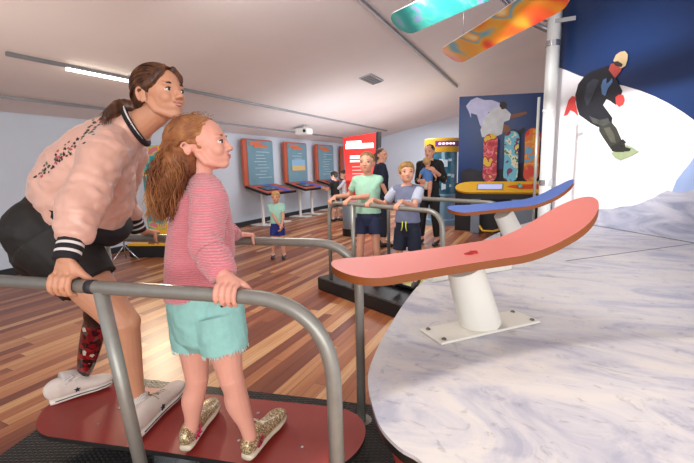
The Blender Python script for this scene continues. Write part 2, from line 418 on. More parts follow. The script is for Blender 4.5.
# yellow console
t = thing('snowboard_console', 'yellow board-shaped exhibit console with a small screen under the blue poster', 'exhibit console', (-.7, 7.9, 0))
def yc(l, off=0): return [onpl(x, y, V((0, 7.8, 0)), PN)+PN*off for x, y in l]
yc.n = PN
a = V((-1.46, 7.75, .80)); n2 = V((0, -.75, .66)).normalized(); up2 = V((0, .66, .75))
pts = []
for k in range(9):
    q = math.radians(90+k*22.5); pts.append(a+V((.28, 0, 0))+V((1, 0, 0))*(.28*math.cos(q))+up2*(.1+.125*math.sin(q)))
pts += [a+V((1.75, 0, 0))+up2*-.025, a+V((1.75, 0, 0))+up2*.225]
MB().prism(pts, n2, .05).build('desk', m_yel, t, False)
def dk(u0, v0, u1, v1, h): return [a+V((u, 0, 0))+up2*v+n2*h for u, v in ((u0, v0), (u1, v0), (u1, v1), (u0, v1))]
MB().prism(dk(.4, .03, .86, .17, .006), n2, .01).build('screen_frame', mat('scr_frame', '#9a8a6a', .4), t, False)
MB().prism(dk(.42, .045, .84, .155, .01), n2, .01).build('screen', mat('screen_lilac', '#a9b0d8', .2, emit=.5), t, False)
pts = [a+V((u, 0, 0))+up2*v+n2*.012 for u, v in ((.93, .1), (1.0, .13), (1.2, .15), (1.6, .15), (1.6, .06), (1.15, .05))]
MB().prism(pts, n2, .012).build('board_model', mat('model_orange', '#e0532a', .4), t, False)
for i, (u, c) in enumerate(((1.12, '#4fae6c'), (1.36, '#c92d31'), (1.15, '#8dc3cf'))):
    MB().ell(a+V((u, 0, 0))+up2*(.12 if i < 2 else .08)+n2*.035, (.035, .03, .03)).build('button', mat('btn'+c, c, .3), t)
m_bg = mat('console_leg_grey', '#8795a6', .4, .3)
MB().box((-.6, 7.85, .7), (1.5, .12, .1)).build('beam', m_dark, t, False)
for x in (-1.08, -.28): MB().box((x, 7.85, .33), (.16 if x < -1 else .34, .12, .66), None, .01).build('leg', m_bg, t, False)
MB().box((-.68, 7.95, .25), (.42, .05, .5)).build('back_shelf', m_dark, t, False)
MB().tube([(-.98, 7.7, .16), (-.9, 7.5, .1), (-.72, 7.5, .1), (-.6, 7.7, .12)], .02).build('yellow_cable', m_yel, t)

# ================================================================== SNOWBOARDS
def board_geo(L, W, th, z, mats, name, parent, mtx, side_parts=False, asym=1.15, n=40, waist=.06):
    """stadium outline with turned-up ends; material slots 0 top, 1 edge, 2 underside"""
    b = MB(); rows = []; Re = W*.5*asym
    for i in range(n+1):
        x = -L/2+L*(.5-.5*math.cos(PI*i/n))
        d = max(0, abs(x)-(L/2-Re))/Re
        w = W/2*math.sqrt(max(0, 1-d*d))*(1-waist*math.cos(PI*x/L)**2)
        rows.append((x, max(w, .001), z(x)))
    K = 8; tops = []; 
    for lay in (0, 1):
        for x, w, zz in rows:
            for k in range(K+1): b.v.append(V((x, w*(2*k/K-1), zz-lay*th)))
    S = (n+1)*(K+1)
    def q(f, m): b.f.append(f); b.m.append(m)
    for i in range(n):
        for k in range(K):
            o = i*(K+1)+k; q((o, o+1, o+K+2, o+K+1), 0); q((S+o, S+o+K+1, S+o+K+2, S+o+1), 2)
        o = i*(K+1); q((o, o+K+1, S+o+K+1, S+o), 1); o += K; q((o, S+o, S+o+K+1, o+K+1), 1)
    for i in (0, n):
        for k in range(K): o = i*(K+1)+k; q((o, S+o, S+o+1, o+1), 1)
    b.v = [mtx@v for v in b.v]
    me = bpy.data.meshes.new(name); me.from_pydata([tuple(v) for v in b.v], [], b.f)
    for m in mats: me.materials.append(m)
    me.polygons.foreach_set('material_index', b.m); fix_normals(me)
    me.polygons.foreach_set('use_smooth', [True]*len(me.polygons)); me.set_sharp_from_angle(angle=math.radians(45))
    ob = bpy.data.objects.new(name, me); COL.objects.link(ob)
    if parent: link(ob, parent)
    return ob
def bmtx(c, yaw, pitch=0, roll=0):
    return M.Translation(c) @ M.Rotation(math.radians(yaw), 4, 'Z') @ M.Rotation(-math.radians(pitch), 4, 'Y') @ M.Rotation(math.radians(roll), 4, 'X')
def rock(l, r, sl=.3, sr=.3, L=1.2):
    def f(x):
        if x < 0: d = max(0, -x-(L/2-sl))/sl; return l*d**1.8
        d = max(0, x-(L/2-sr))/sr; return r*d**1.8
    return f
m_ply = ramp_mat('plywood_edge', 'wave', [(0, '#8a4a1a'), (.5, '#c47a2e'), (1, '#dd9a48')], .5, 60, stretch=(0, 0, 1), dist=1)
def vor(name, stops, sc, **k): return ramp_mat(name, 'noise', [(p, c) for p, c in stops], .35, sc, const=True, detail=2, **k)
g_red = vor('board_red_print', [(0, '#b3152a'), (.42, '#d33b46'), (.5, '#e8808a'), (.53, '#b81d31'), (.62, '#e7c238')], 5)
g_cyan = vor('board_cyan_print', [(0, '#3f8f4e'), (.36, '#e9ead2'), (.42, '#6cc6de'), (.56, '#6cc6de'), (.6, '#7d2458'), (.68, '#e2de62')], 6)
g_or = vor('board_orange_print', [(0, '#e4452b'), (.4, '#ef7a2e'), (.5, '#f2b441'), (.57, '#ef8a35'), (.63, '#6fb7d6')], 5)
for nm, px, g, edge, lab, H in (('red', 490, g_red, '#b3152a', 'red snowboard with yellow patch standing against the blue poster', .9),
                             ('cyan', 511, g_cyan, '#8ccfe0', 'cyan snowboard with purple and green graphics standing against the blue poster', .93),
                             ('orange', 531.5, g_or, '#efd9a0', 'orange snowboard with pale tip standing at the right side of the blue poster', .96)):
    p = onpl(px, 160, V((0, 8.13, 0)), PN); 
    t = thing('snowboard', lab, 'snowboard', (p.x, 8.13, .93), 'snowboards standing before the poster')
    mm = M.Translation((p.x, 8.13, .95+H/2)) @ M(((0, 1, 0, 0), (0, 0, -1, 0), (-1, 0, 0, 0), (0, 0, 0, 1)))
    e = mat('edge_'+nm, edge, .4)
    board_geo(H, .26, .012, lambda x: .02*(abs(x)/.45)**4, (g, e, e), 'deck', t, mm, asym=1.1, waist=.08)
    MB().box((p.x, 8.2, 1.2), (.08, .1, .05)).build('wall_bracket', m_dark, t, False)
MBs = MB().box((-.65, 8.16, .465), (1.7, .22, .93)); tag(MBs.build('display_plinth', m_dark, None, False), 'dark plinth holding the three standing snowboards behind the yellow console', 'plinth')

# hanging boards (undersides with graphics)
m_teal = ramp_mat('teal_print', 'noise', [(0, '#1d6670'), (.45, '#2d8583'), (.55, '#3f9688'), (.65, '#777ba6'), (1, '#9d8cb8')], .35, 3.5, dist=1.5)
m_orp = ramp_mat('orange_print', 'noise', [(0, '#b3202c'), (.34, '#c8352a'), (.42, '#d9612a'), (.49, '#dd8f2c'), (.55, '#d6a03a'), (.60, '#4f9fb0'), (.64, '#d8953a'), (.72, '#e8d9a0')], .35, 2.2, dist=.6, detail=1)
m_rim = mat('board_rim_white', '#eef0ee', .4)
def hang(pxa, pxb, zz, L, W, m, lab):
    a = onz(*pxa, zz); b_ = onz(*pxb, zz); d = (b_-a).normalized(); c = a+d*L/2
    t = thing('hanging_snowboard', lab, 'snowboard', c, None)
    yaw = math.degrees(math.atan2(d.y, d.x))
    mm = bmtx(c, yaw, 0, -32)
    board_geo(L, W, .012, rock(.03, .03, .22, .22, L), (m_rim, m_rim, m), 'deck', t, mm, asym=1.2)
    for k in (-.3, .3):
        q = c+d*L*k; MB().tube([q, (q.x, q.y, ceil_z(q.x)+.02)], .004, 6).build('hanging_wire', m_chrome, t)
    return t
hang((447, 58), (556, -6), 2.46, 1.75, .27, m_orp, 'orange and red snowboard hanging under the ceiling, seen from below')
hang((394, 27), (460, -4), 2.6, 1.5, .27, m_teal, 'teal snowboard hanging at the top edge left of the orange one')

# ================================================================== MURAL
MA = V((.155, 6.05, 0)); MD = V((.592, -.806, 0)).normalized(); MN = V((-.806, -.592, 0)).normalized()
MU = 3.6
t = thing('snow_mural', 'huge angled mural wall with a snowboarder riding a white slope under navy sky', 'mural', MA+MD*1.8)
mural = t
zt = lambda u: min(ceil_z((MA+MD*u).x)-.03, 3.24+.12*u)
m_msky = mat('mural_navy', '#14305f', .38, var=.1, vs=.8)
MB().prism([MA, MA+MD*MU, MA+MD*MU+Z*zt(MU), MA+Z*zt(0)], MN, .08).build('panel', m_msky, t, False)
def mp_(l, off=0):
    o = []
    for q in l:
        if len(q) == 3: o.append(MA+MD*q[0]+Z*q[1]+MN*off)
        else: o.append(onpl(q[0], q[1], MA, MN)+MN*off)
    return o
mp_.n = MN
m_msnow = mat('mural_snow_white', '#f0edf0', .4, var=.02, vs=2)
snow_stops = [(0, '#7f8397'), (.35, '#a9adbd'), (.5, '#c3c4cf'), (.62, '#d8d6da'), (1, '#e8e4e2')]
m_mhill = ramp_mat('mural_snow_grey', 'noise', [(0, '#6f7590'), (.38, '#9297ac'), (.5, '#acaebf'), (.62, '#c0c0cc'), (1, '#d8d6da')], .4, 2.2, stretch=(1, 1, 3.2), dist=1.2)
flat('printed_slope', [(555.2, 67), (560, 68), (566, 70), (580, 76), (596, 80), (610, 82.5), (625, 86), (640, 90.5), (655, 96.5), (668, 103), (682, 111.5), (694, 120), (720, 142), (MU-.01, .9, 0), (MU-.01, .56, 0), (.01, .56, 0)], m_msnow, t, mp_, .003)
flat('printed_blue_patch', [(672, 193), (677, 180), (684, 171), (690, 164), (694, 158), (720, 150), (720, 200)], mat('print_paleblue', '#9fb4dc', .4, var=.05), t, mp_, .005)
flat('printed_snow_hill', [(551.2, 213), (565, 213), (575, 212), (590, 210), (600, 209), (612, 209), (622, 206.5), (632, 206), (642, 203), (648, 200), (653, 198.5), (660, 194), (668, 190.5), (676, 192.5), (684, 192), (694, 190), (715, 187), (730, 190), (MU-.02, 1.2, 0), (MU-.02, .555, 0), (.012, .555, 0)], m_mhill, t, mp_, .007)
# rider
m_pk = mat('print_black_suit', '#1b1d26', .5, var=.25, vs=4); m_ol = mat('print_trousers', '#34352f', .5, var=.3, vs=6)
m_pr = mat('print_red', '#d8433f', .5)
flat('printed_jacket', [(585.7, 75.4), (593, 71), (602, 68), (608, 66), (611.6, 71), (617, 79), (620, 85), (623, 91), (620, 99), (616.5, 105), (611, 101), (607, 99), (603.5, 105), (608, 111), (613, 118), (612, 124), (606, 126.5), (598.6, 127), (591, 123), (585.7, 119), (580, 115), (577.5, 107), (576, 95), (579, 84)], m_pk, t, mp_, .010)
flat('printed_trousers', [(600, 124), (612, 122), (617, 128), (621, 137), (623, 143), (617, 150), (611.6, 149), (607, 142), (603.5, 137), (600, 131)], m_ol, t, mp_, .012)
flat('printed_snowboard', [(612, 153), (615, 151.6), (628, 145), (634, 147.5), (640, 151.6), (632, 156), (621, 160.5), (616, 158)], mat('print_board', '#8f9d78', .5, var=.1, vs=20), t, mp_, .014)
flat('printed_boots', [(612, 146), (618, 143.5), (624, 139), (627, 142), (622, 147), (628, 148.5), (625, 152), (617, 152), (613, 151)], mat('print_boot', '#23241f', .5), t, mp_, .016)
flat('printed_left_glove', [(564.6, 116), (567, 108), (569.5, 100), (573, 96), (577, 97), (576, 103), (579, 116), (575, 112), (571, 110), (568, 115)], m_pr, t, mp_, .013)
flat('printed_right_glove', [(616.5, 97), (620, 94.5), (624, 95), (625.5, 100), (624, 104.6), (620, 107), (617, 104)], m_pr, t, mp_, .013)
flat('printed_face', [(609.5, 70), (612, 64), (618, 62), (623, 66), (622, 71), (616, 78)], mat('print_face', '#b1493f', .5), t, mp_, .013)
flat('printed_helmet', [(614.5, 60.5), (617, 55), (621, 52), (626, 51), (629, 54.5), (628.5, 60), (626.5, 66), (622, 68.5), (619, 65), (616, 63.5)], mat('print_helmet', '#c7ac85', .5, var=.1), t, mp_, .015)
flat('printed_goggles', [(614, 62), (619, 61), (624, 64), (623, 67), (617, 66)], mat('print_goggle', '#3b332e', .3), t, mp_, .017)
flat('printed_jacket_fold', [(588, 84), (594, 79), (600, 80), (597, 88), (593, 98), (588, 106), (585, 98)], mat('print_fold', '#3a3f4a', .5, var=.3, vs=9), t, mp_, .0125)
flat('printed_trouser_fold', [(605, 128), (611, 127), (615, 134), (617, 143), (612, 142), (608, 135)], mat('print_trouserfold', '#56564a', .5, var=.3, vs=9), t, mp_, .0145)
flat('printed_jacket_hem', [(590, 116), (600, 120), (609, 118), (611, 123), (604, 126), (594, 123)], mat('print_fold2', '#4a4c48', .5, var=.3, vs=9), t, mp_, .0125)
flat('printed_binding', [(622, 150), (624, 144), (626, 144), (626.5, 147), (632, 148.5), (631, 151), (626, 151.5)], mat('print_boot', '#23241f', .5), t, mp_, .018)
flat('printed_blue_straps', [(602, 86), (604, 80), (607.5, 78), (607, 84), (610, 82), (613, 78), (613.5, 82), (609, 88), (606, 96), (603, 94)], mat('print_strapblue', '#5b7fb0', .5), t, mp_, .013)
# edge frame of the mural
MB().box(MA+V((-.03, .03, 1.66)), (.05, .07, 3.2), M.Rotation(math.atan2(MD.y, MD.x), 3, 'Z')).build('edge_frame', mat('edge_alu', '#cfd3d6', .35, .5), mural, False)
p = onpl(552.5, 180, V((0, 6.3, 0)), PN)
tag(MB().box((p.x, 6.3, 1.2), (.03, .05, 2.4)).build('marker_strip', mat('strip_green', '#2f9a4d', .5), None, False), 'thin green upright strip between the white column and the mural', 'strip')

# ================================================================== STAGE DISC
zt_ = .55
out = [onz(x, y, zt_) for x, y in ((551, 218), (530, 222), (500, 232), (475, 245), (455, 259), (440, 269.5), (420, 284), (405, 302), (392, 322), (381, 341), (374, 356), (369, 370), (368, 382), (371, 400), (380, 426), (399, 447), (423, 463))]
out = [(o.x, o.y) for o in out]+[(-.13, .78), (.0, .66), (.2, .55), (.5, .48), (.9, .5), (1.5, .8), (2.2, 1.6), (2.5, 2.4), (2.35, 3.05)]
out = cat(out, 5); 
out = [o for o in out]
m_snowtop = mat('stage_snow_print', (1, 1, 1), .42); nt, bs = nodes(m_snowtop)
tc = N('ShaderNodeTexCoord')
def nz(sc, dist, rot, scale, det=8):
    m_ = N('ShaderNodeMapping'); m_.inputs['Scale'].default_value = scale; m_.inputs['Rotation'].default_value = (0, 0, math.radians(rot)); nt.links.new(tc.outputs['Object'], m_.inputs[0])
    n_ = N('ShaderNodeTexNoise'); n_.inputs['Scale'].default_value = sc; n_.inputs['Detail'].default_value = det; n_.inputs['Distortion'].default_value = dist; n_.inputs['Roughness'].default_value = .65
    nt.links.new(m_.outputs[0], n_.inputs['Vector']); return n_.outputs['Fac']
a1 = nz(2.0, 1.2, 35, (1, 1.9, 1)); a2 = nz(6, 3.0, 20, (1, 1.5, 1), 13)
def rampn(src, stops):
    r = N('ShaderNodeValToRGB'); nt.links.new(src, r.inputs[0])
    while len(r.color_ramp.elements) < len(stops): r.color_ramp.elements.new(.5)
    for e, (p, c) in zip(r.color_ramp.elements, stops): e.position = p; e.color = (*hexc(c), 1)
    return r.outputs[0]
c1 = rampn(a1, [(0, '#8d8fa6'), (.36, '#a9abbc'), (.46, '#c4c3cc'), (.56, '#d2cfcf'), (1, '#dcd7d2')])
c2 = rampn(a2, [(0, '#5f5f6c'), (.34, '#a9a8b2'), (.43, '#ffffff'), (1, '#ffffff')])
mx = N('ShaderNodeMix', data_type='RGBA', blend_type='MULTIPLY'); mx.inputs[0].default_value = .42
nt.links.new(c1, mx.inputs[6]); nt.links.new(c2, mx.inputs[7]); nt.links.new(mx.outputs[2], bs.inputs['Base Color'])
t = thing('stage_table', 'large round-edged stage with a snow-printed top filling the lower right', 'stage', (1.0, 2.6, 0))
stage = t
MB().prism([(x, y, zt_) for x, y in out], Z, .012).build('snow_top', m_snowtop, t, False)
cx, cy = 1.0, 2.7
ins = lambda k: [(cx+(x-cx)*k, cy+(y-cy)*k) for x, y in out]
MB().prism([(x, y, zt_-.012) for x, y in ins(.998)], Z, .03).build('edge_band', mat('stage_black_edge', '#1a1918', .4), t, False)
MB().prism([(x, y, zt_-.042) for x, y in ins(.97)], Z, .13).build('red_skirt', mat('stage_red', '#a33a2c', .45), t, False)
MB().prism([(x, y, zt_-.172) for x, y in ins(.84)], Z, .378).build('plinth', m_dark, t, False)
a = onz(566, 261, zt_); c = V((1.268, 4.5, zt_)); d = (c-a).normalized(); s = Z.cross(d)*.004
MB().prism([a-s+Z*.0015, c-s+Z*.0015, c+s+Z*.0015, a+s+Z*.0015], Z, .001).build('panel_joint', mat('joint', '#3b3c48', .6), t, False)

m_pw = mat('post_white', '#dedbd2', .38)
m_bolt = mat('bolt_grey', '#77746c', .35, .7)
def plate(c, yaw, L, W, th, t):
    R = M.Rotation(math.radians(yaw), 3, 'Z')
    MB().box(c+Z*th/2, (L, W, th), R, .004).build('base_plate', m_pw, t, False)
    for i in (-1, 1):
        for j in (-1, 1):
            q = c+R@V((i*(L/2-.03), j*(W/2-.025), th)); MB().lathe(q, [(.011, 0), (.011, .004), (.006, .008)], 10).build('bolt', m_bolt, t, 'auto')
# red display board
t = thing('tilting_display_board', 'pink-red model snowboard on a slanted white post, nearest on the stage', 'snowboard model', onz(480, 330, zt_))
c0 = onz(481, 327, zt_+.001); plate(c0, 48, .56, .17, .012, t)
topc = at(465, 268, 1.73)
MB().loft([(*(c0+Z*.01), .095, .075), (*(c0.lerp(topc, .5)), .088, .068), (*topc, .078, .06)], (math.cos(.6), math.sin(.6), 0), 28, False).build('post', m_pw, t, 'auto')
m_pinkred = mat('board_pinkred', '#f7938a', .38, var=.03, vs=3)
cc = at(466, 253, 1.73)
MR = bmtx(cc, 33, 5.5, 5)
MR2 = MR
board_geo(1.17, .28, .034, rock(.04, .17, .22, .42, 1.17), (m_pinkred, m_ply, m_ply), 'deck', t, MR, asym=1.25, waist=.1)
b = MB(); b.loft([(-.28, 0, -.035, .04, .004), (-.1, 0, -.045, .07, .02), (.16, 0, -.045, .07, .02), (.36, 0, -.02, .04, .004)], (0, 1, 0), 16)
b.v = [MR@v for v in b.v]; b.build('mounting_block', m_ply, t)
b = MB(); rnd = random.Random(4)
for k in range(5): b.box((.02+rnd.uniform(-.02, .02), -.01+rnd.uniform(-.015, .015), .003), (rnd.uniform(.015, .035), .012, .003), M.Rotation(rnd.uniform(-.6, .6), 3, 'Z'))
b.v = [MR@v for v in b.v]; b.build('red_mark', mat('mark_red', '#c9202a', .4), t, False)
# blue display board
c0 = onz(519, 247, zt_+.001)
t = thing('tilting_display_board', 'blue model snowboard on a slanted white post, further back on the stage', 'snowboard model', c0)
plate(c0, 48, .4, .15, .012, t)
topc = at(503, 213, 3.42)
MB().loft([(*(c0+Z*.01), .095, .075), (*(c0.lerp(topc, .5)), .088, .07), (*topc, .08, .06)], (math.cos(.6), math.sin(.6), 0), 24, False).build('post', m_pw, t, 'auto')
m_bblue = mat('board_blue', '#5b7fd0', .38, var=.03, vs=3)
MR = bmtx(at(508, 204.5, 3.4), 8, 6.5, 8)
board_geo(1.0, .28, .03, rock(.03, .15, .2, .38, 1.0), (m_bblue, m_ply, m_ply), 'deck', t, MR, asym=1.2, waist=.1)
# low block on the stage
a = onz(427, 282, zt_); b_ = onz(506, 269, zt_); c = (a+b_)/2+V((-.02, .05, 0)); d = b_-a
t = thing('mounting_block', 'low pale grey block on the stage edge behind the nearest post', 'block', c)
MB().box(c+Z*.022, (d.length, .16, .044), M.Rotation(math.atan2(d.y, d.x), 3, 'Z'), .005).build('block_body', m_pw, t, False)

# white column, slim pole, ring truss
p = at(543.5, 219, 5.35); p = V((p.x, p.y, 0))
t = thing('white_column', 'white round column rising from the stage edge beside the mural', 'column', p)
MB().tube([p+Z*.55, p+Z*3.6], .075, 24).build('shaft', mat('column_white', '#d9dcda', .35), t, 'auto')
for z in (2.72, 1.0): MB().tube([p+Z*z, p+Z*(z+.07)], .083, 24).build('collar', m_chrome, t, 'auto')
MB().box(p+V((.12, -.05, 3.0)), (.22, .05, .05)).build('bracket', m_chrome, t, False)
p2 = onpl(536.5, 150, V((0, 5.0, 0)), PN)
t = thing('slim_pole', 'slim grey metal pole standing just left of the white column', 'pole', V((p2.x, 5.0, 0)))
MB().tube([(p2.x, 5, .55), (p2.x, 5, 2.0)], .016, 12).build('tube', m_steel, t)
for z in (.9, 1.86): MB().box(((p2.x+p.x)/2+.03, 5.08, z), (.1, .02, .02)).build('clip', m_chrome, t, False)
A = onz(503, -2, 3.0); B_ = onz(518, 13, 3.0); C_ = onz(545, 29, 3.0)
def circ(a, b, c):
    ax, ay, bx, by, cx, cy = a.x, a.y, b.x, b.y, c.x, c.y
    d = 2*(ax*(by-cy)+bx*(cy-ay)+cx*(ay-by))
    ux = ((ax*ax+ay*ay)*(by-cy)+(bx*bx+by*by)*(cy-ay)+(cx*cx+cy*cy)*(ay-by))/d
    uy = ((ax*ax+ay*ay)*(cx-bx)+(bx*bx+by*by)*(ax-cx)+(cx*cx+cy*cy)*(bx-ax))/d
    return V((ux, uy, a.z))
o = circ(A, B_, C_); r = (A-o).length
a0 = math.atan2(A.y-o.y, A.x-o.x); a1_ = math.atan2(C_.y-o.y, C_.x-o.x)
if a1_-a0 > PI: a1_ -= 2*PI
if a1_-a0 < -PI: a1_ += 2*PI
t = thing('ring_truss', 'curved silver truss tube under the ceiling by the white column', 'truss', C_)
k0, k1 = a0-(a1_-a0)*1.2, a1_+(a1_-a0)*.3
for dz in (0, .12):
    MB().tube([V((o.x+r*math.cos(k0+(k1-k0)*i/30), o.y+r*math.sin(k0+(k1-k0)*i/30), 3.0+dz)) for i in range(31)], .035, 12).build('chord', m_chrome, t)
for i in range(0, 31, 3):
    q = V((o.x+r*math.cos(k0+(k1-k0)*i/30), o.y+r*math.sin(k0+(k1-k0)*i/30), 3.0)); MB().tube([q, q+Z*.12], .014, 8).build('strut', m_chrome, t)

# ================================================================== BANNER BEHIND THE GIRL
p = onz(157, 254, 0)
t = thing('exhibit_banner', 'upright yellow and teal exhibit panel on black base glimpsed between woman and girl', 'exhibit panel', p)
R = M.Rotation(math.radians(20), 3, 'Z')
MB().box(p+Z*.09, (.6, .5, .18), R, .01).build('base', m_black, t, False)
MB().box(p+Z*.2, (.62, .52, .04), R, .005).build('yellow_top', m_yel, t, False)
MB().box(p+Z*.95+R@V((0, .1, 0)), (.3, .05, 1.5), R, .01).build('panel', m_yel, t, False)
MB().box(p+Z*1.05+R@V((0, .07, 0)), (.28, .02, 1.3), R).build('printed_graphic', vor('banner_print', [(0, '#2f8f93'), (.45, '#55b6b0'), (.53, '#d9c15a'), (.6, '#d87a8a')], 7), t, False)
p = onz(126, 262, 0)
t = thing('tripod_stand', 'small chrome tripod stand on the floor behind the rail', 'stand', p)
MB().tube([p+Z*.12, p+Z*1.0], .012, 8).build('pole', m_chrome, t)
for k in range(3):
    a = 2.1*k+.4; MB().tube([p+Z*.25, p+V((.22*math.cos(a), .22*math.sin(a), .01))], .008, 8).build('leg', m_chrome, t)
# something black at the far left edge (camera arm)
p = onz(-6, 268, 0)

# ================================================================== SIMULATOR 1
RD = V((.981, .193, 0)).normalized(); RN = V((-RD.y, RD.x, 0))     # along, away
def railpt(px, py): return onz(px, py, .95)
nr0 = V((-.567, .873, .95)); fr0 = V((-.921, 1.62, .95))
def bend(points, r=.2, n=8):
    """polyline with rounded corners"""
    P = [V(p) for p in points]; out = [P[0]]
    for i in range(1, len(P)-1):
        a = (P[i-1]-P[i]); c = (P[i+1]-P[i]); rr = min(r, a.length*.49, c.length*.49); a.normalize(); c.normalize()
        s = P[i]+a*rr; e = P[i]+c*rr
        for k in range(n+1):
            q = k/n; out.append(s*(1-q)**2+P[i]*2*q*(1-q)+e*q*q)
    out.append(P[-1]); return out
m_rubber = mat('black_rubber', '#1c1b1b', .55)
def m_checker():
    m = mat('checker_plate', '#2c2a29', .38, .5); nt_, b_ = nodes(m)
    tc_ = nt_.nodes.new('ShaderNodeTexCoord'); outs = []
    for rot in (40, -50):
        mp_2 = nt_.nodes.new('ShaderNodeMapping'); mp_2.inputs['Rotation'].default_value = (0, 0, math.radians(rot)); mp_2.inputs['Scale'].default_value = (30, 75, 1)
        nt_.links.new(tc_.outputs['Object'], mp_2.inputs[0])
        v = nt_.nodes.new('ShaderNodeTexVoronoi'); v.inputs['Randomness'].default_value = 0; v.inputs['Scale'].default_value = 1; nt_.links.new(mp_2.outputs[0], v.inputs['Vector']); outs.append(v.outputs['Distance'])
    mn = nt_.nodes.new('ShaderNodeMath'); mn.operation = 'MINIMUM'; nt_.links.new(outs[0], mn.inputs[0]); nt_.links.new(outs[1], mn.inputs[1])
    r = nt_.nodes.new('ShaderNodeMapRange'); r.inputs[1].default_value = .15; r.inputs[2].default_value = .38; r.inputs[3].default_value = 1; r.inputs[4].default_value = 0
    nt_.links.new(mn.outputs[0], r.inputs[0])
    bn = nt_.nodes.new('ShaderNodeBump'); bn.inputs['Strength'].default_value = .9; bn.inputs['Distance'].default_value = .004
    nt_.links.new(r.outputs[0], bn.inputs['Height']); nt_.links.new(bn.outputs[0], b_.inputs['Normal']); return m
m_ck = m_checker()
cA = onz(-8, 470, .05)
t = thing('riding_platform', 'black chequer-plate platform under the red riding board and its rails', 'platform', (-1.3, 1.15, 0))
sim = t
RRD = M.Rotation(math.atan2(RD.y, RD.x), 3, 'Z')
pc = V((-1.38, 1.12, 0))
MB().prism([(-2.33, 1.44, .06), (-2.12, .74, .06), (-2.0, .5, .06), (-.32, .82, .06), (-.30, 1.2, .06), (-.70, 1.80, .06)][::-1], Z, .06).build('plate', m_ck, t, False)
MB().tube([pc+Z*.06+V((.0, 0, 0)), pc+Z*.15], .12, 24).build('pivot_drum', m_chrome, t, 'auto')
def hp(y0, r, p0, pre=None): pass
# near handrail
H0 = .95; rr = .0215
pn0 = V((-2.4, .55, H0)); endp = V((-.46, .895, H0))
nearline = lambda s: V((-.567, .873, H0))+RD*s
t = thing('handrail', 'grey tubular handrail nearest the camera, gripped by both right hands', 'handrail', (-.5, .85, 0), 'handrails of the red riding board')
NE = .085
near = [nearline(-1.95), nearline(NE), V((nearline(NE).x+.01, nearline(NE).y, .0))+Z*.06]
MB().tube(bend(near, .24, 14), rr, 20).build('rail_tube', m_steel, t)
q = nearline(-.66)
foot_ = onz(134, 470, .06); foot_ = V((q.x-.01, q.y+.09, .06))
MB().tube([q-Z*.01, foot_], .022, 18).build('post', m_steel, t)
MB().tube([q-RD*.045, q-RD*.018], .0225, 18).build('joint_collar', m_dark, t)
q2 = nearline(NE); q2 = V((q2.x+.01, q2.y, .06)); MB().lathe(q2, [(.05, 0), (.05, .01)], 20).build('flange', m_steel, t, 'auto')
farline = lambda s: V((-.921, 1.62, H0))+RD*s
t = thing('handrail', 'grey tubular handrail on the far side of the red riding board', 'handrail', (-.8, 1.65, 0), 'handrails of the red riding board')
e_ = farline(.18)
MB().tube(bend([farline(-1.5), e_, V((e_.x+.0, e_.y, .05))], .22, 14), rr, 20).build('rail_tube', m_steel, t)
q = farline(-1.25); MB().tube([q, V((q.x, q.y, .05))], .02, 14).build('post', m_steel, t)
MB().lathe(V((e_.x, e_.y, .05)), [(.05, 0), (.05, .01)], 20).build('flange', m_steel, t, 'auto')
# red riding board
bc = V((-1.33, 1.165, .2))
t = thing('riding_board', 'red riding board the woman and girl stand on', 'snowboard', bc)
m_bred = mat('board_red', '#92302a', .42, var=.06, vs=4)
RB = bmtx(bc, 13.5, 0, 0)
board_geo(1.52, .42, .02, rock(.02, .02, .2, .2, 1.52), (m_bred, m_rubber, m_rubber), 'deck', t, RB, asym=.95, waist=.03)
b = MB()
for x, y in ((-.42, .02), (-.42, -.1), (.25, -.09), (.25, .1), (.52, -.08)): MB().lathe(RB@V((x, y, 0)), [(.007, 0), (.007, .003)], 10).build('screw', m_chrome, t, 'auto')
pass
MB().box(bc-Z*.035, (.5, .14, .03), RRD).build('bracket', m_chrome, t, False)

# ================================================================== SIMULATOR 2
D2 = V((.905, -.425, 0)).normalized(); N2 = V((-D2.y, D2.x, 0)); o2 = V((-2.12, 3.62, 0)); R2 = M.Rotation(math.atan2(D2.y, D2.x), 3, 'Z')
t = thing('riding_platform', 'black platform the two boys stand on at the stage edge', 'platform', o2+D2*.9+N2*.5)
MB().box(o2+D2*.8+N2*.5+Z*.07, (1.6, 1.0, .14), R2, .01).build('plate', m_black, t, False)
t = thing('riding_board', 'blue and yellow riding board under the two boys', 'snowboard', o2+D2*.8+N2*.5+Z*.16)
mm = M.Translation(o2+D2*.8+N2*.5+Z*.19) @ R2.to_4x4()
board_geo(1.5, .36, .02, rock(.02, .02, .2, .2, 1.5), (mat('board_deepblue', '#3c5fae', .4), m_rubber, m_rubber), 'deck', t, mm, asym=1)
b = MB().prism([mm@V((x, y, .003)) for x, y in ((-.05, -.165), (.42, -.165), (.42, .165), (-.05, .165))], Z, .004); b.build('yellow_pad', mat('pad_yellow', '#d9cf55', .5), t, False)
MB().tube([o2+D2*.8+N2*.5+Z*.14, o2+D2*.8+N2*.5+Z*.17], .1, 16).build('pivot', m_chrome, t)
for k, lab in ((0, 'thin grey handrail in front of the two boys'), (1, 'thin grey handrail behind the two boys')):
    s = o2+N2*(.06+.86*k); s1 = s+D2*.17; e1 = s+D2*1.6
    t = thing('handrail', lab, 'handrail', s1, 'handrails of the rear riding board')
    MB().tube(bend([s1+Z*.14, s1+Z*.95, e1+Z*.95, e1+Z*.14], .16, 8), .02, 12).build('rail_tube', m_steel, t)
    q = s+D2*.55
    MB().tube([q+Z*.14, q+Z*.95], .02, 12).build('post', m_steel, t)
    if k == 0: MB().ell(e1+V((.0, -.03, .4)), (.03, .03, .04)).build('clamp_knob', m_black, t)
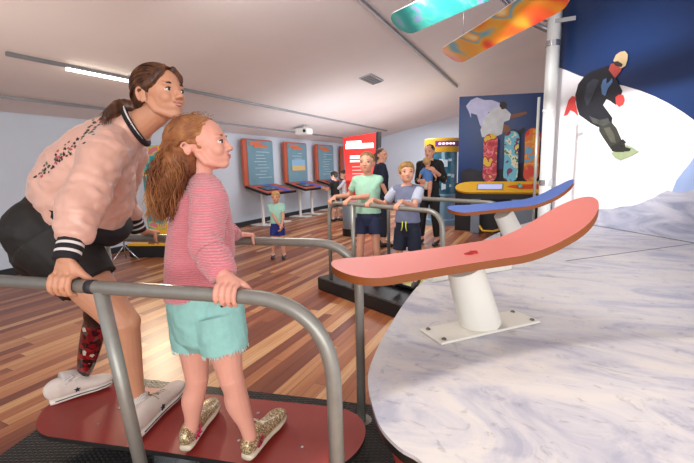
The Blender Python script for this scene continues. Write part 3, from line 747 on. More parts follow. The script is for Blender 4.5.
# ================================================================== PEOPLE
def ortho(f, u=Z):
    f = f.normalized(); u = (u-f*u.dot(f)).normalized(); return f, u, f.cross(u)      # forward, up, right-hand side of the person
def grip(b, wr, c, A, N_, r, s):
    """hand wrapped over a tube: c on the tube axis, A towards the index side, N_ towards the finger side"""
    rad = lambda a: Z*math.cos(math.radians(a))+N_*math.sin(math.radians(a))
    fr = .0088*s; ks = []
    for i, (o, ln) in enumerate(((1.5, .95), (.5, 1.05), (-.5, 1), (-1.5, .8))):
        ax = c+A*(o*.0222*s); lift = .004*s if i in (1, 2) else 0
        k = ax+rad(2)*(r+.013*s+lift); ks.append(k)
        a1, a2, a3 = 2+72*ln*s**.5, 2+125*ln*s**.5, 2+168*ln*s**.5
        b.tube([k, ax+rad(a1*.5)*(r+fr+.006*s), ax+rad(a1)*(r+fr+.001), ax+rad((a1+a2)/2)*(r+fr), ax+rad(a2)*(r+fr), ax+rad(a3)*(r+fr*.9), ax+rad(a3+8)*(r+fr*.8)],
               [fr*1.12, fr*1.02, fr*1.06, fr*.94, fr*.96, fr*.8, fr*.4], 10)
        b.ell(k, (fr*1.15,)*3)
        b.caps(wr+A*(o*.009*s), k, .0145*s, .0105*s, 10)
    m = (ks[1]+ks[2])/2
    b.ell(wr.lerp(m, .55)-(rad(40)*.004*s), (.033*s, .03*s, .018*s), frame(A, (m-wr).cross(A)))
    t0 = wr.lerp(ks[0], .3)+A*.012*s; t1 = c+A*.046*s+rad(-25)*(r+.014*s); t2 = c+A*.056*s+rad(-70)*(r+.010*s); t3 = c+A*.06*s+rad(-105)*(r+.009*s)
    b.caps(wr, t0, .014*s, .0135*s, 10); b.caps(t0, t1, .0135*s, .0105*s, 10); b.caps(t1, t2, .0105*s, .0095*s, 10); b.caps(t2, t3, .0095*s, .0075*s, 10)
def openhand(b, wr, d, n, side, s, curl=25, spread=3):
    """relaxed hand: d finger direction, n back of the hand, side towards the thumb"""
    d = d.normalized(); n = (n-d*n.dot(d)).normalized(); side = (side-d*side.dot(d)); side = (side-n*side.dot(n)).normalized()
    for i, (o, ln) in enumerate(((1.5, .92), (.5, 1.05), (-.5, 1), (-1.5, .78))):
        k = wr+d*(.083*s-abs(o)*.003*s)+side*(o*.0195*s)
        b.caps(wr+side*(o*.009*s), k, .013*s, .0105*s, 10)
        p = k; dd = (d+side*math.tan(math.radians(spread*o))).normalized(); q = 0
        for j, (L, r0, r1) in enumerate(((.042, .0098, .0088), (.026, .0088, .008), (.02, .008, .0062))):
            q += math.radians(curl*(1+.1*i)); v = dd*math.cos(q)-n*math.sin(q); e = p+v*L*ln*s; b.caps(p, e, r0*s, r1*s, 8); p = e
    b.ell(wr+d*.045*s, (.04*s, .034*s, .014*s), frame(d, n))
    t0 = wr+d*.022*s+side*.022*s; t1 = t0+(d*.7+side*.55-n*.35)*.038*s; t2 = t1+(d*.9+side*.15-n*.4)*.028*s
    b.caps(wr, t0, .014*s, .0135*s, 8); b.caps(t0, t1, .013*s, .0105*s, 8); b.caps(t1, t2, .0105*s, .0075*s, 8)
def head_geo(b, c, f, u, hh, kid=0):
    f, u, s = ortho(f, u); R = M((f, s, u)).transposed(); k = 1+.1*kid
    P = lambda x, y, z: c+f*(x*hh*k)+s*(y*hh)+u*(z*hh)
    E = lambda x, y, z, a, bb, cc, rot=None: b.ell(P(x, y, z), (a*hh*k, bb*hh, cc*hh), R if rot is None else rot, 20, 14)
    E(-.06, 0, .14, .42, .34, .36); E(.1, 0, .05, .285, .285, .32)
    E(.13, 0, -.14, .245, .25-.0*kid, .29)
    E(.25, 0, -.385+.03*kid, .10, .11, .085)
    for q in (-1, 1):
        b.caps(P(-.02, .24*q, -.14), P(.05, .215*q, -.29), .07*hh, .065*hh); b.caps(P(.05, .215*q, -.29), P(.25, .05*q, -.40+.03*kid), .065*hh, .07*hh)
        E(.235, .145*q, -.115, .115, .105+.012*kid, .12+.01*kid); E(.295, .13*q, .085, .07, .11, .045)
        E(.405, .05*q, -.135, .04, .035, .035)
        # ear
        ex = -.1-.06*kid; ek = 1-.18*kid
        pts = [P(ex+(.072*ek*math.cos(a)), (.335+.03*math.cos(a-2.4)*1)*q, -.03+.12*ek*math.sin(a)) for a in [math.radians(x) for x in range(-70, 231, 25)]]
        b.tube(pts, [.021*hh]*len(pts), 8); E(ex, .325*q, -.045, .055*ek, .025, .09*ek); E(ex+.01, .335*q, -.03-.1*ek, .03, .025, .035)
    b.caps(P(.335, 0, .07), P(.42-.02*kid, 0, -.085), .035*hh, .042*hh); E(.435-.02*kid, 0, -.115, .05, .048, .042)
    E(.305, 0, -.25, .075, .12, .10); E(.345, 0, -.235, .03, .08, .02); E(.335, 0, -.28, .03, .065, .022)
    E(.22, 0, -.25, .15, .17, .12)
    return P, R
def face_parts(root, c, f, u, hh, kid, iris, brow, lip, smile=0, detail=True):
    f, u, s = ortho(f, u); R = M((f, s, u)).transposed(); k = 1+.1*kid
    P = lambda x, y, z: c+f*(x*hh*k)+s*(y*hh)+u*(z*hh)
    mw = mat('eye_white', '#e9e4df', .25); mi = mat('iris_'+iris, iris, .15); ml = mat('eyelash', '#21140f', .6)
    for q in (-1, 1):
        e = MB().ell(P(.300, .137*q, .0), (.066*hh, .062*hh, .036*hh), R).build('eye', mw, root)
        MB().ell(P(.300+.047, (.137+.010)*q, .002), (.022*hh, .030*hh, .032*hh), R).build('iris', mi, e)
        pts = [P(.36-.028*abs(t)**1.5-.012*max(t, 0), (.142+.062*t)*q, .026-.022*abs(t)**2) for t in (-1, -.6, -.2, .2, .6, 1)]
        MB().tube(pts, [.005*hh, .010*hh, .013*hh, .013*hh, .011*hh, .005*hh], 6).build('eyelashes', ml, e)
        pts = [P(.366-.03*abs(t)**1.4-.03*max(t, 0), (.14+.085*t)*q, .105-.028*t*t-.008*t) for t in (-1, -.5, 0, .5, 1)]
        MB().tube(pts, [.008*hh, .016*hh, .017*hh, .013*hh, .005*hh], 6).build('eyebrow', mat('brow_'+brow, brow, .8), root)
    ml = mat('lips_'+lip, lip, .35)
    m = MB()
    pts = [P(.392-.05*abs(t)**2-.006*kid, (.078+.026*smile)*t, -.236+.012*abs(t)+(smile*.02*abs(t)**2)) for t in (-1, -.5, 0, .5, 1)]
    m.tube(pts, [.006*hh, .018*hh, .019*hh, .018*hh, .006*hh], 8)
    lp = m.build('lips', ml, root)
    m = MB(); pts = [P(.381-.05*abs(t)**2-.006*kid, (.07+.022*smile)*t, -.270+.012*abs(t)+(smile*.022*abs(t)**2)) for t in (-1, -.5, 0, .5, 1)]
    m.tube(pts, [.006*hh, .019*hh, .023*hh, .019*hh, .006*hh], 8); m.build('lower_lip', ml, lp)
    if smile:
        pts = [P(.392-.05*abs(t)**2, .085*t, -.254+.012*abs(t)+(smile*.02*abs(t)**2)) for t in (-1, -.5, 0, .5, 1)]
        MB().tube(pts, [.003*hh, .009*hh, .01*hh, .009*hh, .003*hh], 6).build('teeth', mw, lp)
def wrinkle(amp, fr, ax=None):
    def d(p):
        q = V(p)*fr
        if ax: q = V((q.x*ax[0], q.y*ax[1], q.z*ax[2]))
        return amp*(noise.noise(q)+.5*noise.noise(q*2.1+V((3, 1, 2)))-.2)
    return d
def shoe(root, heel, toe, s, m_up, m_sole, m_lace, name='shoe', star=None, stripe=None, cap=None, up=Z, hgt=1):
    f = (toe-heel); L = f.length; f.normalize(); up = (up-f*up.dot(f)).normalized(); sd = f.cross(up)
    P = lambda x, y, z: heel+f*(x*L)+sd*(y*s)+up*(z*s)
    W = [(0.01, .022), (.08, .03), (.3, .031), (.5, .034), (.7, .043), (.85, .041), (.95, .033), (.99, .021)]
    b = MB(); rings = [(*P(x, 0, .036*hgt*h+.018), w, .036*hgt*h+.002) for x, w, h in ((.05, .026, 1.05), (.14, .032, 1.2), (.28, .033, 1.18), (.42, .034, 1.02), (.58, .037, .78), (.74, .041, .58), (.87, .040, .5), (.955, .030, .41))]
    b.loft([(r[0], r[1], r[2], r[3]*s, r[4]*s) for r in rings], sd, 22, True, 4, .9)
    o = b.build(name, m_up, root, True, vox=.0035*max(s, .7), sm=3)
    b = MB(); b.loft([(*P(x, 0, .013), w*s, .0125*s) for x, w in W], sd, 22, False, 4, .75); b.build('sole', m_sole, o)
    if stripe:
        b = MB()
        for q in (-1, 1): b.tube([P(x, q*w*1.0, .017) for x, w in W[1:-1]], .0022*s, 6)
        b.build('sole_stripe', stripe, o)
    if cap:
        b = MB(); b.loft([(*P(x, 0, .024), w*s, z*s) for x, w, z in ((.84, .042, .027), (.92, .036, .025), (.985, .02, .016))], sd, 18, True, 3); b.build('toe_cap', cap, o)
    b = MB()
    zt = lambda x: .018+2*.036*hgt*(1.02+(x-.42)*(-1.5))+.001
    for i in range(5):
        x = .38+.06*i; z = zt(x); b.tube([P(x-.01, -.027, z-.016), P(x, -.014, z-.002), P(x, 0, z+.002), P(x, .014, z-.002), P(x+.01, .027, z-.016)], .0028*s, 6)
    z = zt(.36)
    for q in (-1, 1): b.tube([P(.37, 0, z+.003), P(.34, q*.015, z+.014), P(.39, q*.03, z+.006), P(.42, q*.012, z+.001)], .0025*s, 6)
    b.build('laces', m_lace, o)
    if star:
        for q in (-1, 1):
            cx, cz, r = .42, .042, .013
            wy = .0375
            pts = [P(cx+(r if k % 2 == 0 else r*.42)*math.cos(k*PI/5+PI/2)/L*s, q*wy, cz+(r if k % 2 == 0 else r*.42)*math.sin(k*PI/5+PI/2)) for k in range(10)]
            MB().prism(pts, sd*q, .006*s).build('star', star, o, False)
    return o, P
m_skin = mat('skin', '#d99e84', .5, var=.05, vs=14, sub=.15, bump=.05, bs=200)
m_skinw = mat('skin_woman', '#cf9677', .48, var=.05, vs=14, sub=.15, bump=.05, bs=200)
m_sking = mat('skin_girl', '#e0a28e', .5, var=.05, vs=14, sub=.15, bump=.05, bs=200)

def strand_hair(mb, c, f, u, hh, n, kid, starts, ends, rad, wave=.0, wf=5, jitter=.01, seed=1, lift=1.03):
    pass

# ------------------------------------------------------------------ WOMAN
def build_woman():
    hh = .224
    pel = at(54, 236, 1.68); wst = at(74, 200, 1.66); chest = at(94, 166, 1.64); upr = at(114, 139, 1.62); nck = at(135, 125, 1.60)
    hc = at(161, 95, 1.56)
    f, u, s = ortho(RH*.9-AW*.38+Z*.13, Z+RH*.06)
    root = thing('person', 'young woman in pink bomber jacket and black shorts leaning over the girl', 'person', V((pel.x, pel.y, .2)))
    shR = at(103, 153, 1.46); shL = at(130, 152, 1.80)
    elR = at(83, 205, 1.35); wrR = at(66, 259, 1.265); elL = at(122, 195, 1.94); wrL = at(138, 230, 2.04)
    hipR = at(52, 240, 1.60); hipL = at(66, 240, 1.80)
    knR = at(123, 322, 1.62); anR = at(137, 404, 1.735); knL = at(99, 306, 1.86); anL = at(84, 374, 2.02)
    side = (shR-shL).normalized()
    b = MB()
    b.loft([(*(pel-Z*.05), .11, .09), (*pel, .14, .11), (*wst, .115, .095), (*chest, .135, .105), (*upr, .13, .075), (*at(124, 131, 1.61), .07, .06)], side, 24)
    # neck
    nb = at(129, 133, 1.61); nt_ = hc-u*(.26*hh)-f*(.17*hh)
    b.loft([(*nb, .066, .066), (*nb.lerp(nt_, .5), .052, .055), (*nt_, .050, .052)], side, 18)
    head_geo(b, hc, f, u, hh)
    for sh, el, wr in ((shR, elR, wrR), (shL, elL, wrL)):
        b.caps(upr, sh, .07, .05); b.caps(sh, el, .05, .038); b.loft([(*el, .038, .038), (*el.lerp(wr, .35), .038, .034), (*wr, .027, .02)], RD, 16)
    grip(b, wrR, at(68, 286.5, 1.265) if 0 else railN(68), RD, -RN, .0215, 1.08)
    grip(b, wrL, railF(150), RD, RN, .0215, 1.05)
    for hp, kn in ((hipR, knR), (hipL, knL)):
        b.loft([(*hp, .085, .085), (*hp.lerp(kn, .5), .086, .086), (*hp.lerp(kn, .85), .07, .068), (*kn, .06, .062)], side, 20)
    ft = onz(165, 400, .26)
    b.loft([(*knR, .06, .062), (*knR.lerp(anR, .15), .054, .058), (*(knR.lerp(anR, .38)-RH*.012), .055, .062), (*(knR.lerp(anR, .7)-RH*.004), .043, .045), (*anR, .034, .036)], side, 20)
    b.ell(knR+RH*.028, (.04, .042, .048))
    b.caps(anR, onz(140, 421, .26), .032, .028); b.caps(onz(140, 421, .25), onz(160, 404, .228), .026, .016)
    b.build('body', m_skinw, root, vox=.0036, sm=4)
    face_parts(root, hc, f, u, hh, 0, '#3a2a1c', '#3a261c', '#b87060', 1)
    # hair
    mh = ramp_mat('hair_brown', 'noise', [(0, '#24140d'), (.45, '#43281a'), (.6, '#6b4328'), (1, '#a8744a')], .42, 5, stretch=(6, 6, 1), bump=.25)
    P = lambda x, y, z: hc+f*(x*hh)+s*(y*hh)+u*(z*hh); R = M((f, s, u)).transposed()
    b = MB(); b.ell(P(-.10, 0, .175), (.435*hh, .372*hh, .375*hh), R, 26, 18)
    for q in (-1, 1):
        b.loft([(*P(.26, .10*q, .40), .05*hh, .07*hh), (*P(.24, .24*q, .27), .05*hh, .08*hh), (*P(.08, .315*q, .14), .04*hh, .09*hh), (*P(-.1, .325*q, .09), .04*hh, .08*hh), (*P(-.28, .26*q, -.06), .05*hh, .1*hh), (*P(-.42, .1*q, -.22), .06*hh, .09*hh)], s, 14)
    b.ell(P(-.38, 0, -.05), (.15*hh, .25*hh, .25*hh), R)
    tail = [P(-.42, 0, -.18), at(124, 106, 1.57), at(115, 110, 1.53), at(107, 116, 1.50), at(104, 122, 1.49)]
    b.loft([(*tail[0], .032, .03), (*tail[1], .030, .028), (*tail[2], .026, .02), (*tail[3], .018, .014), (*tail[4], .006, .006)], s, 14)
    hair = b.build('hair', mh, root, vox=.0035, sm=4, disp=wrinkle(.003, 40, (1, 1, .3)))
    b = MB(); rnd = random.Random(2)
    for i in range(170):
        y0 = rnd.uniform(-1, 1); q = 1 if y0 > 0 else -1; a = abs(y0)
        x0 = .30-.14*a*a; z0 = .40-.2*a*a
        st = V((x0, y0*.31, z0)); mid = V((-.15+rnd.uniform(-.05, .05), y0*.375, .50-.38*a*a)); m2 = V((-.44, y0*.27, .12-.1*a)); en = V((-.46, y0*.1, -.17))
        pts = cat([tuple(st), tuple(mid), tuple(m2), tuple(en)], 5); out = []
        for t in pts:
            v = V(t)-V((-.10, 0, .175)); k = math.sqrt((v.x/.445)**2+(v.y/.382)**2+(v.z/.385)**2)
            if k < 1.0 and k > .05: v = v/k
            v += V((-.10, 0, .175)); out.append(P(*v))
        b.tube(out, [.0012]*(len(out)-1)+[.0006], 4)
    for i in range(70):
        o = V((rnd.uniform(-1, 1), rnd.uniform(-1, 1), rnd.uniform(-1, 1)))*.014
        e = V((rnd.uniform(-1, 1), rnd.uniform(-1, 1), rnd.uniform(-1, 1)))*.02
        b.tube([p_+o*(1-.2*k)+e*(k/4)**2 for k, p_ in enumerate(tail)], [.0016, .0015, .0014, .001, .0004], 4)
    for q in (-1, 1):
        for k in range(2): b.tube([P(.12-.02*k, .31*q, .2), P(.06-.03*k, .345*q, .0), P(.03-.03*k, .33*q, -.16)], [.001, .001, .0004], 4)
    b.build('loose_strands', mh, hair)
    # jacket
    mj = mat('jacket_blush', '#deae9c', .38, var=.05, vs=6, sheen=.3, bump=.12, bs=9, spec=.6); mjb = mat('knit_black', '#17161b', .75, bump=.3, bs=300); mjw = mat('knit_white', '#ded9d6', .7)
    b = MB()
    hem = at(81, 207, 1.67); ax = (upr-pel).normalized()
    b.loft([(*hem, .17, .185), (*at(85, 188, 1.66), .18, .188), (*at(94, 168, 1.64), .18, .165), (*at(106, 150, 1.63), .165, .13), (*at(118, 138, 1.62), .13, .10), (*at(129, 130, 1.61), .085, .082)], side, 30)
    b.caps(at(118, 140, 1.62), shR, .085, .075); b.caps(at(118, 140, 1.62), shL, .085, .07)
    b.loft([(*shR.lerp(upr, .1), .085, .08), (*shR.lerp(elR, .45), .074, .078), (*elR, .068, .074), (*elR.lerp(wrR, .35), .062, .062), (*elR.lerp(wrR, .6), .054, .052), (*elR.lerp(wrR, .70), .041, .039)], RD, 22, True, 6)
    b.loft([(*shL, .08, .075), (*shL.lerp(elL, .5), .07, .07), (*elL, .064, .064), (*elL.lerp(wrL, .55), .055, .05), (*elL.lerp(wrL, .7), .042, .04)], RD, 20)
    def wr(p):
        q = V(p)
        d = .010*noise.noise(V((q.x*9, q.y*9, q.z*16)))+.009*(abs(noise.noise(V((q.x*14+q.z*6, q.y*14, q.z*20))))-.25)+.004*noise.noise(q*30)
        dd = (q-elR).length
        if dd < .16: d += .003*math.sin((q-elR).dot((wrR-shR).normalized())*150+3*noise.noise(q*12))*(1-dd/.16)
        dl = (q-wrR.lerp(elR, .35)).length
        if dl < .09: d += .003*math.sin((q-wrR).dot((elR-wrR).normalized())*190+4*noise.noise(q*16))*(1-dl/.09)
        return d
    jk = b.build('jacket', mj, root, vox=.005, sm=7, disp=wr)
    def cuff(wp, el, k0, k1, r):
        d = (el-wp); L = d.length
        n = [(k0, .25, mjb), (.25, .37, mjw), (.37, .58, mjb), (.58, .7, mjw), (.7, 1.0, mjb)]
        b = MB(); mm = []; 
        for i, (a, c, m) in enumerate(n):
            b.mi = 0 if m is mjb else 1; p0 = wp+d.normalized()*(k1*a-.004); p1 = wp+d.normalized()*(k1*c-.004)
            t = (r*(1+.08*a), r*(1+.08*c)); b.loft([(*p0, t[0], t[0]*.86), (*p0.lerp(p1, .5), (t[0]+t[1])/2, (t[0]+t[1])/2*.87), (*p1, t[1], t[1]*.88)], RD, 22, False, 2)
        b.build('cuff', [mjb, mjw], jk)
    cuff(wrR, elR, 0, .078, .040); cuff(wrL, elL, 0, .078, .042)
    # waistband, collar, zip flap
    b = MB(); c0 = at(76, 206, 1.675)
    b.loft([(*at(80, 221, 1.675), .160, .165), (*at(86, 214, 1.675), .172, .182), (*at(90, 208, 1.67), .17, .182)], side, 30, False, 3); b.build('waistband', mjb, jk)
    b = MB(); pts = []
    cc = at(136, 126, 1.605); n_ = (nt_-nb).normalized(); e1, e2 = side, n_.cross(side)
    for k in range(25): a = 2*PI*k/24; pts.append(cc+e1*(.078*math.cos(a))+e2*(.080*math.sin(a))-n_*(.012*math.sin(a)))
    b.tube(pts, .0125, 8); b.build('collar', mjb, jk)
    b = MB(); b.tube([p_+n_*.006+(p_-cc)*.06 for p_ in pts], .0045, 6); b.build('collar_stripe', mjw, jk)
    # embroidered flowers along the back
    b = MB(); rnd = random.Random(6)
    dg = V((0, 0, 0))
    from mathutils.bvhtree import BVHTree
    me = jk.data; bv = BVHTree.FromPolygons([v.co for v in me.vertices], [p_.vertices for p_ in me.polygons])
    for k in range(80):
        t = rnd.random(); px_ = 34+t*66+rnd.uniform(-2, 7); py_ = 176-t*62+rnd.uniform(-3, 6)+ (4*t)
        hit = bv.ray_cast(EYE, ray(px_, py_).normalized())
        if hit[0] is None: continue
        p_, n__ = hit[0], hit[1]
        if n__.dot(EYE-p_) < 0: n__ = -n__
        b.mi = 0 if rnd.random() < .6 else (1 if rnd.random() < .5 else 2); r_ = rnd.uniform(.004, .008); 
        e_1 = n__.orthogonal().normalized(); e_2 = n__.cross(e_1); a0 = rnd.random()*6
        b.prism([p_+n__*.0018+(e_1*math.cos(a0+a*PI/5)+e_2*math.sin(a0+a*PI/5))*(r_ if a % 2 else r_*.45) for a in range(10)], n__, .004)
    b.build('embroidery', [mat('thread_black', '#2a2026', .7), mat('thread_rose', '#b04d5b', .7), mat('thread_green', '#56705c', .7)], jk, False)
    # shorts
    ms = mat('shorts_black', '#1d1b19', .7, var=.12, vs=10, bump=.15, bs=30)
    b = MB()
    b.loft([(*at(74, 212, 1.68), .15, .15), (*at(64, 222, 1.68), .175, .165), (*at(54, 236, 1.68), .19, .170), (*at(48, 250, 1.68), .16, .13)], side, 26)
    b.ell(at(38, 232, 1.60), (.125, .125, .135)); b.ell(at(40, 236, 1.78), (.12, .12, .13))
    hR = hipR.lerp(knR, .54); hL = hipL.lerp(knL, .52)
    b.loft([(*hipR, .145, .145), (*hipR.lerp(knR, .25), .128, .128), (*hR, .108, .110)], side, 24, False)
    b.loft([(*hipL, .14, .14), (*hipL.lerp(knL, .3), .122, .122), (*hL, .108, .108)], side, 24, False)
    sh = b.build('shorts', ms, root, vox=.006, sm=4, disp=wrinkle(.006, 14))
    # prosthetic lower leg
    mf = ramp_mat('floral_shell', 'voronoi', [(0, '#2a0d0f'), (.3, '#6d1217'), (.5, '#3b1113'), (.62, '#8b1c22'), (.76, '#c7b9a5'), (.84, '#51443a'), (.92, '#1c1312')], .16, 42, const=True)
    mf.node_tree.nodes['Principled BSDF'].inputs['Coat Weight'].default_value = .5
    b = MB(); ll = knL.lerp(anL, .12)
    b.loft([(*ll, .035, .045), (*knL.lerp(anL, .3), .042, .052), (*knL.lerp(anL, .55), .04, .05), (*knL.lerp(anL, .78), .038, .043), (*knL.lerp(anL, .97), .032, .033)], side, 20, False)
    pr = b.build('prosthetic_leg', mf, root); pr['label'] = 'floral printed prosthetic lower leg'
    b = MB(); b.tube([knL.lerp(anL, .9), anL-Z*.05], .016, 14); b.build('metal_ankle', m_chrome, pr)
    b = MB(); b.loft([(*knL, .062, .062), (*knL.lerp(anL, .12), .055, .057), (*knL.lerp(anL, .2), .045, .05)], side, 20, True); b.build('socket_rim', mat('socket_dark', '#2a1512', .3), pr)
    # shoes and socks
    mu = mat('canvas_white', '#d8cbc2', .7, var=.05, vs=30, bump=.1, bs=300); mso = mat('sole_white', '#e4dcd2', .5); mn = mat('navy_thread', '#1a1d33', .6)
    msk = ramp_mat('sock_white', 'wave', [(0, '#bfb7b2'), (1, '#e6dfda')], .8, 90, stretch=(1, 1, 0), bump=.4)
    tR = onz(181, 389, .213); hR_ = onz(133, 441, .213)
    shoe(root, hR_, tR, 1.15, mu, mso, mat('lace_brown', '#8a7560', .7), star=mn, stripe=mn)
    hL_ = onz(49, 405, .213); tL = onz(112, 383, .213)
    o2_, P2 = shoe(root, hL_, tL, 1.1, mu, mso, mat('lace_white', '#ddd5cc', .7), star=mn, stripe=mn)
    b = MB(); b.loft([(*onz(141, 424, .245), .04, .042), (*anR.lerp(onz(141, 424, .25), .35), .044, .045), (*(anR+Z*.045), .044, .046)], side, 18, False); b.build('sock', msk, root)
    q = P2(.22, 0, .09); b = MB(); b.loft([(*q, .038, .045), (*q.lerp(anL, .4), .037, .04), (*(anL-Z*.015), .034, .037)], side, 18, False); b.build('sock', msk, root)
    return root
def railN(px):
    """point of the near handrail axis seen at pixel column px"""
    best = None
    for i in range(400):
        p = nearline(-2+i*.006); v = p-EYE; x = 347+F*v.dot(RT)/v.dot(FW)
        if best is None or abs(x-px) < best[0]: best = (abs(x-px), p)
    return best[1]
def railF(px):
    best = None
    for i in range(400):
        p = farline(-2+i*.006); v = p-EYE; x = 347+F*v.dot(RT)/v.dot(FW)
        if best is None or abs(x-px) < best[0]: best = (abs(x-px), p)
    return best[1]
build_woman()

# ------------------------------------------------------------------ GIRL
def build_girl():
    hh = .212
    pel = at(204, 306, 1.50); wst = at(201, 262, 1.50); chest = at(201, 222, 1.49); upr = at(204, 190, 1.48); nb = at(202, 183, 1.48)
    hc = at(202.5, 146, 1.46); f, u, s = ortho(RH*1.0+AW*.02+Z*.16, Z-RH*.05)
    root = thing('person', 'girl in pink knitted jumper and mint denim shorts gripping both handrails', 'person', V((pel.x, pel.y, .2)))
    shR = at(209, 198, 1.36); shL = at(212, 198, 1.60); elR = at(206, 244, 1.245); wrR = at(223, 274, 1.15)
    elL = at(222, 228, 1.80); wrL = at(236, 235, 1.955)
    hipR = at(218, 312, 1.44); hipL = at(192, 312, 1.56)
    knR = at(231, 378, 1.46); anR = at(250, 436, 1.525); knL = at(197, 378, 1.58); anL = at(191, 430, 1.60)
    side = (hipR-hipL).normalized(); sd2 = (shR-shL).normalized()
    b = MB()
    b.loft([(*(pel-Z*.05), .08, .065), (*pel, .10, .08), (*wst, .095, .08), (*chest, .105, .085), (*upr, .10, .06), (*nb, .045, .045)], sd2, 22)
    nt_ = hc-u*(.3*hh)-f*(.12*hh); b.loft([(*nb, .045, .045), (*nb.lerp(nt_, .5), .040, .042), (*nt_, .042, .044)], sd2, 16)
    head_geo(b, hc, f, u, hh, 1)
    for sh, el, wr in ((shR, elR, wrR), (shL, elL, wrL)):
        b.caps(upr, sh, .05, .036); b.caps(sh, el, .036, .028); b.caps(el, wr, .028, .019)
    grip(b, wrR, railN(229), RD, -RN, .0215, .86)
    grip(b, wrL, railF(247), RD, RN, .0215, .84)
    for hp, kn in ((hipR, knR), (hipL, knL)):
        b.loft([(*hp, .058, .06), (*hp.lerp(kn, .5), .058, .061), (*hp.lerp(kn, .85), .047, .049), (*kn, .042, .045)], side, 18)
    for kn, an in ((knR, anR), (knL, anL)):
        b.loft([(*kn, .043, .046), (*kn.lerp(an, .2), .039, .042), (*(kn.lerp(an, .42)-RH*.006), .041, .045), (*kn.lerp(an, .75), .030, .031), (*an, .026, .027)], side, 18)
    hr_, tr_, hl_, tl_ = onz(246, 461, .213), onz(282, 416, .213), onz(185, 452, .213), onz(215, 405, .213)
    aR0, aR1 = hr_.lerp(tr_, .24)+Z*.036, hr_.lerp(tr_, .6)+Z*.024; aL0, aL1 = hl_.lerp(tl_, .24)+Z*.036, hl_.lerp(tl_, .6)+Z*.024
    for an, a0, a1 in ((anR, aR0, aR1), (anL, aL0, aL1)): b.caps(an, a0, .025, .019); b.caps(a0, a1, .019, .015)
    b.build('body', m_sking, root, vox=.0032, sm=4)
    face_parts(root, hc, f, u, hh, 1, '#2b2019', '#9a6a48', '#c06a66')
    # jumper
    mk = mat('jumper_pink', '#e2808a', .85, sheen=.4); nt, bs = nodes(mk)
    tc = N2_(nt, 'ShaderNodeTexCoord'); wv = N2_(nt, 'ShaderNodeTexWave'); wv.bands_direction = 'Z'; wv.inputs['Scale'].default_value = 42; wv.inputs['Distortion'].default_value = 1.2; wv.inputs['Detail'].default_value = 1
    nz_ = N2_(nt, 'ShaderNodeTexNoise'); nz_.inputs['Scale'].default_value = 160; nt.links.new(tc.outputs['Object'], nz_.inputs['Vector'])
    nt.links.new(tc.outputs['Object'], wv.inputs['Vector']); ad = N2_(nt, 'ShaderNodeMath'); nt.links.new(wv.outputs['Fac'], ad.inputs[0]); nt.links.new(nz_.outputs['Fac'], ad.inputs[1])
    bn = N2_(nt, 'ShaderNodeBump'); bn.inputs['Strength'].default_value = .6; bn.inputs['Distance'].default_value = .006; nt.links.new(ad.outputs[0], bn.inputs['Height']); nt.links.new(bn.outputs[0], bs.inputs['Normal'])
    cr = N2_(nt, 'ShaderNodeValToRGB'); nt.links.new(wv.outputs['Fac'], cr.inputs[0]); cr.color_ramp.elements[0].color = (*hexc('#df7b86'), 1); cr.color_ramp.elements[1].color = (*hexc('#e88f98'), 1); nt.links.new(cr.outputs[0], bs.inputs['Base Color'])
    b = MB()
    b.loft([(*at(199, 294, 1.5), .13, .125), (*at(200, 270, 1.5), .135, .126), (*at(201, 235, 1.49), .13, .120), (*at(203, 208, 1.48), .12, .10), (*at(204, 192, 1.48), .105, .075), (*at(202, 183, 1.48), .06, .055)], sd2, 28, False, 6)
    b.caps(upr, shR, .07, .062); b.caps(upr, shL, .07, .058)
    b.loft([(*shR, .062, .064), (*shR.lerp(elR, .5), .058, .062), (*elR, .054, .058), (*elR.lerp(wrR, .3), .052, .052), (*elR.lerp(wrR, .5), .044, .042)], RD, 20)
    b.loft([(*shL, .058, .058), (*shL.lerp(elL, .5), .052, .052), (*elL, .046, .046), (*elL.lerp(wrL, .6), .04, .04)], RD, 18)
    jm = b.build('jumper', mk, root, vox=.0045, sm=5, disp=wrinkle(.006, 13))
    def ribbed(rings, sv, nm, n=52):
        bb = MB(); bb.loft(rings, sv, n*2, False, 4)
        # ribs: push every second column in
        nr = len(bb.v)//(n*2)
        for i in range(nr):
            c = sum((bb.v[i*n*2+k] for k in range(n*2)), V())/(n*2)
            for k in range(0, n*2, 2): bb.v[i*n*2+k] = c+(bb.v[i*n*2+k]-c)*.94
        return bb.build(nm, mk, jm)
    ribbed([(*elR.lerp(wrR, .42), .054, .052), (*elR.lerp(wrR, .7), .050, .046), (*elR.lerp(wrR, 1.02), .042, .037)], RD, 'cuff', 22)
    ribbed([(*elL.lerp(wrL, .5), .046, .044), (*elL.lerp(wrL, .75), .04, .038), (*elL.lerp(wrL, .97), .034, .032)], RD, 'cuff', 22)
    ribbed([(*at(199, 299, 1.5), .124, .119), (*at(199, 294, 1.5), .13, .126), (*at(199.5, 289, 1.5), .132, .128)], sd2, 'hem_rib', 50)
    # shorts
    mm = mat('denim_mint', '#93c9c2', .8, var=.06, vs=40, bump=.2, bs=250)
    b = MB()
    b.loft([(*at(203, 290, 1.5), .122, .116), (*at(204, 305, 1.5), .14, .13), (*at(204, 322, 1.5), .135, .115)], side, 26, True)
    b.ell(at(221, 311, 1.45), (.085, .085, .08)); b.ell(at(190, 311, 1.56), (.085, .085, .08))
    hR = hipR.lerp(knR, .56); hL = hipL.lerp(knL, .52)
    b.loft([(*hipR, .09, .094), (*hipR.lerp(knR, .3), .087, .09), (*hR, .082, .085)], side, 24, False)
    b.loft([(*hipL, .09, .094), (*hipL.lerp(knL, .3), .087, .09), (*hL, .082, .085)], side, 24, False)
    sh = b.build('shorts', mm, root, vox=.0045, sm=3, disp=wrinkle(.005, 16))
    b = MB(); rnd = random.Random(5)
